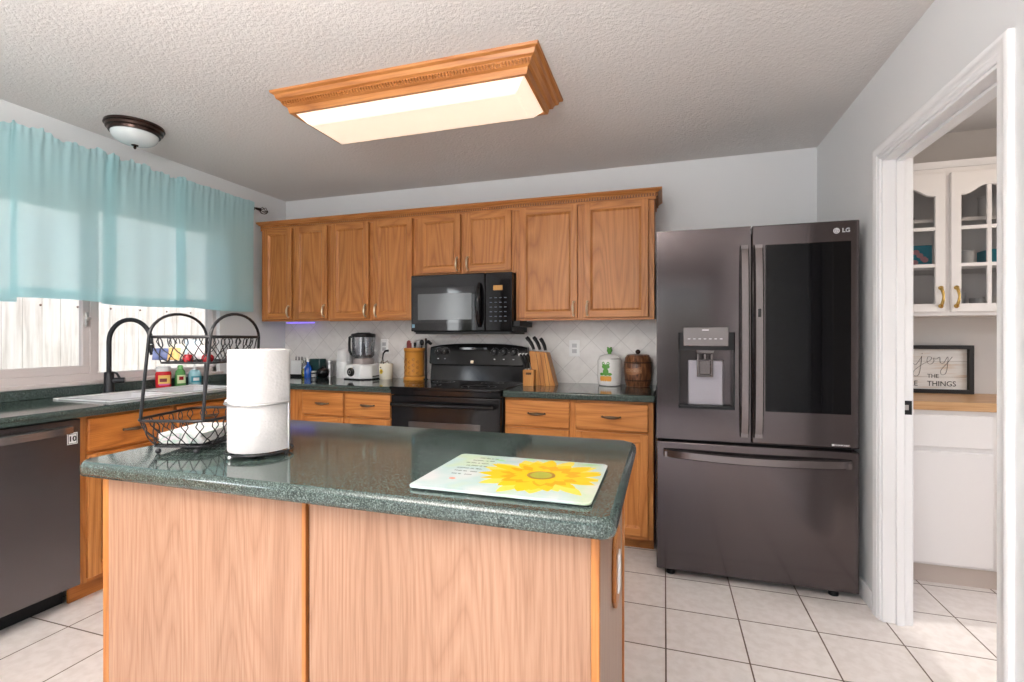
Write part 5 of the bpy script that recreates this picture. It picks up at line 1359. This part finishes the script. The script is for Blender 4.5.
# ---------------- violet light strip under the corner cabinet
ls = obj('light_strip', bx(.06, .34, -.060, -.048, 1.360, 1.3655), mk_emit('violet_leds', (.25, .16, 1.0), 1.8), None); tag(ls, 'thin violet glowing light strip under the far left wall cabinet', 'light strip')

# ================================================================== PANTRY
pb = thing('pantry_base_cabinet', (4.95, -.25, 0), 'white base cabinet under the butcher block in the next room', 'cabinet')
PXL, PXR, PFY = 4.17, 5.88, -.49
obj('carcass', bx(PXL, PXR, PFY, -.013, .095, .873), 'white_cab', pb, bevel=.002)
obj('toe_board', bx(PXL, PXR, PFY+.02, PFY+.035, 0, .095), mat('tan_toe_board', (.55, .47, .42), .6), pb)
for a, b in ((4.19, 4.668), (4.70, 5.26), (5.29, 5.86)):
    obj('drawer', bx(a, b, PFY-.012, PFY, .690, .850), 'white_cab', pb, bevel=.003)
    obj('door', bx(a, b, PFY-.018, PFY, .108, .668), 'white_cab', pb, bevel=.004)
o = obj('butcher_block_worktop', bx(PXL-.005, 5.888, -.512, -.013, .874, .917), 'butcher', None, bevel=.003); tag(o, 'light wooden butcher block worktop seen through the doorway', 'worktop')
# glazed wall cabinet
pu = thing('glazed_wall_cabinet', (4.95, -.16, 1.35), 'white wall cabinet with arched glass doors seen through the doorway', 'cabinet')
UB, UT, UF = 1.352, 2.135, -.302
bm = BM(); box(bm, 4.165, 4.185, UF, -.013, UB, UT); box(bm, 5.56, 5.58, UF, -.013, UB, UT); box(bm, 4.185, 5.56, UF, -.013, UB, UB+.02); box(bm, 4.185, 5.56, UF, -.013, UT-.02, UT); box(bm, 4.185, 5.56, -.03, -.013, UB+.02, UT-.02)
obj('carcass', bm, 'white_cab', pu)
PD = [(4.230, 4.5575), (4.583, 4.908), (4.935, 5.26)]
xs = [4.185]+[v for d in PD for v in (d[0]+.01, d[1]-.01)]+[5.56]
bm = slab(xs, [UB, UB+.035, UT-.06, UT], lambda i, j: i % 2 == 0 or j != 1, lambda u, v, q: (u, q, v), UF-.001, UF+.017); obj('face_frame', bm, 'white_cab', pu, bevel=.001)
bm = prism(BM(), [(UF-.001, UT), (UF-.008, UT), (UF-.030, UT+.022), (UF-.034, UT+.030), (-.013, UT+.030), (-.013, UT)], 0, 4.165, 5.60); obj('cornice', bm, 'white_cab', pu, bevel=.002)
for z in (1.60, 1.855):
    bm = BM(); box(bm, 4.186, 5.559, -.28, -.031, z, z+.018); obj('shelf', bm, 'white_cab', pu)
for (a, b) in PD:
    z0, z1, fw = 1.372, 2.105, .043
    yd = UF-.022
    bm = BM(); n = 16
    ia, ib, iz0 = a+fw, b-fw, z0+fw
    def archz(u): # u 0..1
        w_ = min(1, max(0, (min(u, 1-u)-.06)/.40)); return 1.985+.045*(.5-.5*math.cos(PI*w_))
    inner = [(ia, iz0), (ib, iz0)]+[(ib-(ib-ia)*i/n, archz(i/n)) for i in range(n+1)]
    outer = [(a, z0), (b, z0)]+[(b, z1)]+[(b-(b-a)*i/n, z1) for i in range(1, n)]+[(a, z1)]
    for yy in (0,):
        F = [bm.verts.new((x, yd, z)) for x, z in inner]; G = [bm.verts.new((x, yd, z)) for x, z in outer]
        F2 = [bm.verts.new((x, yd+.02, z)) for x, z in inner]; G2 = [bm.verts.new((x, yd+.02, z)) for x, z in outer]
        m_ = len(inner)
        for k in range(m_):
            j = (k+1) % m_
            bm.faces.new((F[k], F[j], G[j], G[k])); bm.faces.new((F2[k], G2[k], G2[j], F2[j])); bm.faces.new((F[k], F2[k], F2[j], F[j])); bm.faces.new((G[k], G[j], G2[j], G2[k]))
    dd_ = obj('door', bm, 'white_cab', pu, bevel=.002)
    bm = BM(); mx = (ia+ib)/2; box(bm, mx-.009, mx+.009, yd+.003, yd+.014, iz0, 2.03)
    for z in (1.618, 1.813): box(bm, ia, ib, yd+.0035, yd+.0135, z-.009, z+.009)
    obj('glazing_bars', bm, 'white_cab', dd_)
    bm = BM(); vs = [bm.verts.new((x, yd+.015, z)) for x, z in inner]; bm.faces.new(vs); r_ = bmesh.ops.extrude_face_region(bm, geom=bm.faces[:]); bmesh.ops.translate(bm, verts=[v for v in r_['geom'] if isinstance(v, bmesh.types.BMVert)], vec=(0, .003, 0)); obj('glass', bm, 'cab_glass', dd_)
    xh = b-.021 if a < 4.4 else a+.021
    bm = BM(); n = 14; tube(bm, [(xh, yd-.006-.022*math.sin(PI*i/n)**.7, 1.405+.09*i/n) for i in range(n+1)], [.005+.0025*abs(math.cos(PI*i/n)) for i in range(n+1)], 10)
    for z in (1.402, 1.498): lathe(bm, [(0, .0), (.011, .0), (.011, .006), (.005, .012), (0, .012)], (xh, yd+.0, z), 14, rot=Vector((0, 0, 1)).rotation_difference(Vector((0, -1, 0))).to_matrix())
    obj('handle', bm, 'brass', dd_, smooth=True)
M['blue_pack'] = mat('teal_blue_package', (.01, .30, .42), .4)
def pack(x0, x1, z, h, label, m='blue_pack', y0=-.22, y1=-.10):
    t = thing('boxed_goods', ((x0+x1)/2, (y0+y1)/2, z), label, 'package', 'packages in the glazed cabinet')
    bx_ = obj('box', bx(x0, x1, y0, y1, z+.0005, z+h), m, t, bevel=.002)
    n_ = 5
    bm = BM()
    for i in range(n_):
        cx_, cz_ = x0+(x1-x0)*(.45+.4*((i*37) % 10)/10), z+h*(.25+.5*((i*53) % 10)/10); vs = [bm.verts.new((cx_+.016*math.cos(2*PI*k/12), y0-.0006-.0001*i, cz_+.014*math.sin(2*PI*k/12))) for k in range(12)]; bm.faces.new(vs)
    obj('print', bm, mat('pink_print', (.60, .30, .35), .5) if 'pink_print' not in bpy.data.materials else bpy.data.materials['pink_print'], bx_)
pack(4.40, 4.545, 1.619, .125, 'teal blue package on the middle shelf behind the left glass door')
pack(4.80, 4.95, 1.619, .09, 'teal blue package on the middle shelf behind the right glass door')
def can(x, z, r, h, label, m='white_plastic', nm='white_can', y=-.15, cat_='can', grp='jars and cans in the glazed cabinet'):
    t = thing(nm, (x, y, z), label, cat_, grp)
    b_ = obj('body', lathe(BM(), [(0, 0), (r, 0), (r, .004), (r*.98, h-.012), (r*.9, h-.010), (0, h-.010)], (x, y, z+.0005), 24), m, t, smooth=True)
    obj('lid', lathe(BM(), [(0, h-.010), (r*1.02, h-.010), (r*1.02, h), (0, h)], (x, y, z+.0005), 24), m, t, smooth=True)
can(4.735, 1.619, .034, .095, 'white can on the middle shelf left of the blue package')
can(4.83, 1.874, .045, .13, 'large white can on the top shelf of the glazed cabinet')
can(4.455, 1.874, .035, .035, 'low clear dish on the top shelf behind the left glass door', 'jar_glass', 'glass_dish', cat_='dish')
M['cloudy'] = mat('cloudy_glass', (.55, .56, .58), .15)
def cup(x, z, r, h, label, y=-.17, m='cloudy'):
    t = tag(obj('drinking_glass', lathe(BM(), [(0, 0), (r*.8, 0), (r, h), (r*.94, h), (r*.74, .004), (0, .004)], (x, y, z+.0005), 24), m, None, smooth=True), label, 'glass', 'glasses on the cabinet floor')
cup(4.690, 1.3725, .026, .11, 'tall clear glass on the bottom shelf, leftmost behind the right door')
cup(4.752, 1.3725, .032, .075, 'squat clear tumbler between the tall glass and the white cup', y=-.2)
cup(4.83, 1.3725, .034, .085, 'pale cup on the bottom shelf near the glazing bar', m='white_ceramic')
cup(4.905, 1.3725, .030, .10, 'clear glass right of the glazing bar on the bottom shelf')
t = tag(obj('folded_cloth', bx(4.45, 4.54, -.24, -.10, 1.3725, 1.390), 'grey_print', None, bevel=.006), 'small folded grey cloth on the cabinet floor behind the left door', 'cloth')
# framed sign
sg = thing('framed_sign', (4.62, -.045, .917), 'black-framed whitewashed wooden sign reading enjoy the little things', 'sign')
gx0, gx1, gz0, gz1 = 4.305, 4.803, .918, 1.192
bm = slab([gx0, gx0+.022, gx1-.022, gx1], [gz0, gz0+.022, gz1-.022, gz1], lambda i, j: not (i == 1 and j == 1), lambda u, v, q: (u, q, v), -.075, -.030)
obj('frame', bm, mat('black_sign_frame', (.012, .010, .010), .4), sg, bevel=.001)
def signm():
    m = mat('whitewashed_sign_board', (.7, .66, .62), .7)
    n = N(m, 'ShaderNodeTexNoise'); n.inputs['Scale'].default_value = 1; n.inputs['Detail'].default_value = 4; LK(m, coords(m, scale=(5, 5, 45)), n.inputs['Vector'])
    LK(m, ramp(m, n.outputs[0], [(.3, (.62, .50, .40)), (.45, (.72, .69, .66)), (.7, (.80, .78, .76))]), bsdf(m).inputs['Base Color']); return m
bo = obj('board', bx(gx0+.020, gx1-.020, -.050, -.034, gz0+.020, gz1-.020), signm(), sg)
for z in (1.01, 1.10): obj('board_gap', bx(gx0+.022, gx1-.022, -.0504, -.0498, z-.0008, z+.0008), mat('sign_gap', (.35, .3, .26), .8) if 'sign_gap' not in bpy.data.materials else bpy.data.materials['sign_gap'], bo)
M['ink'] = mat('black_lettering', (.015, .013, .012), .5)
text('lettering', 'THE', .032, 'ink', (4.622, -.0506, 1.014), FRONT, bo, sx=.95)
text('lettering', 'THINGS', .042, 'ink', (4.662, -.0506, .970), FRONT, bo, sx=.92); text('lettering', 'LITTLE', .042, 'ink', (4.492, -.0506, .970), FRONT, bo, sx=.92)
# script word "enjoy": strokes
def stroke(pts, ox, oz, sc, r=.0016):
    P = [Vector((ox+x*sc, -.0508, oz+z*sc)) for x, z in pts]; out = []
    for i in range(len(P)-1):
        p0 = P[max(i-1, 0)]; p1 = P[i]; p2 = P[i+1]; p3 = P[min(i+2, len(P)-1)]
        for k in range(6):
            t = k/6; out.append(.5*((2*p1)+(-p0+p2)*t+(2*p0-5*p1+4*p2-p3)*t*t+(-p0+3*p1-3*p2+p3)*t**3))
    out.append(P[-1]); return tube(BM(), out, r, 6, flat=.5)
ox, oz, sc = 4.470, 1.072, .054
word = [(-.9, .3), (-.6, .4), (-.2, .9), (-.5, 1.2), (-.85, .7), (-.6, .1), (-.1, .1), (.25, .7), (.4, 1.0), (.45, .1), (.6, .8), (.95, 1.05), (1.05, .3), (1.3, .15), (1.75, .9), (1.8, .95), (1.7, -.2), (1.5, -1.0), (1.1, -1.0), (1.15, -.5), (1.9, .2), (2.5, .55), (2.7, .9), (2.35, .95), (2.3, .4), (2.6, .2), (2.9, .5), (2.85, .85), (3.1, .75), (3.4, .95), (3.45, .4), (3.75, .35), (4.1, 1.0), (4.1, .3), (3.95, -.7), (3.6, -.9), (3.5, -.45), (4.1, .4), (4.5, 1.0)]
obj('script_lettering', stroke(word, ox, oz, sc), 'ink', bo, smooth=True)
obj('script_dot', ball(BM(), (ox+1.85*sc, -.0508, oz+1.35*sc), .002), 'ink', bo)
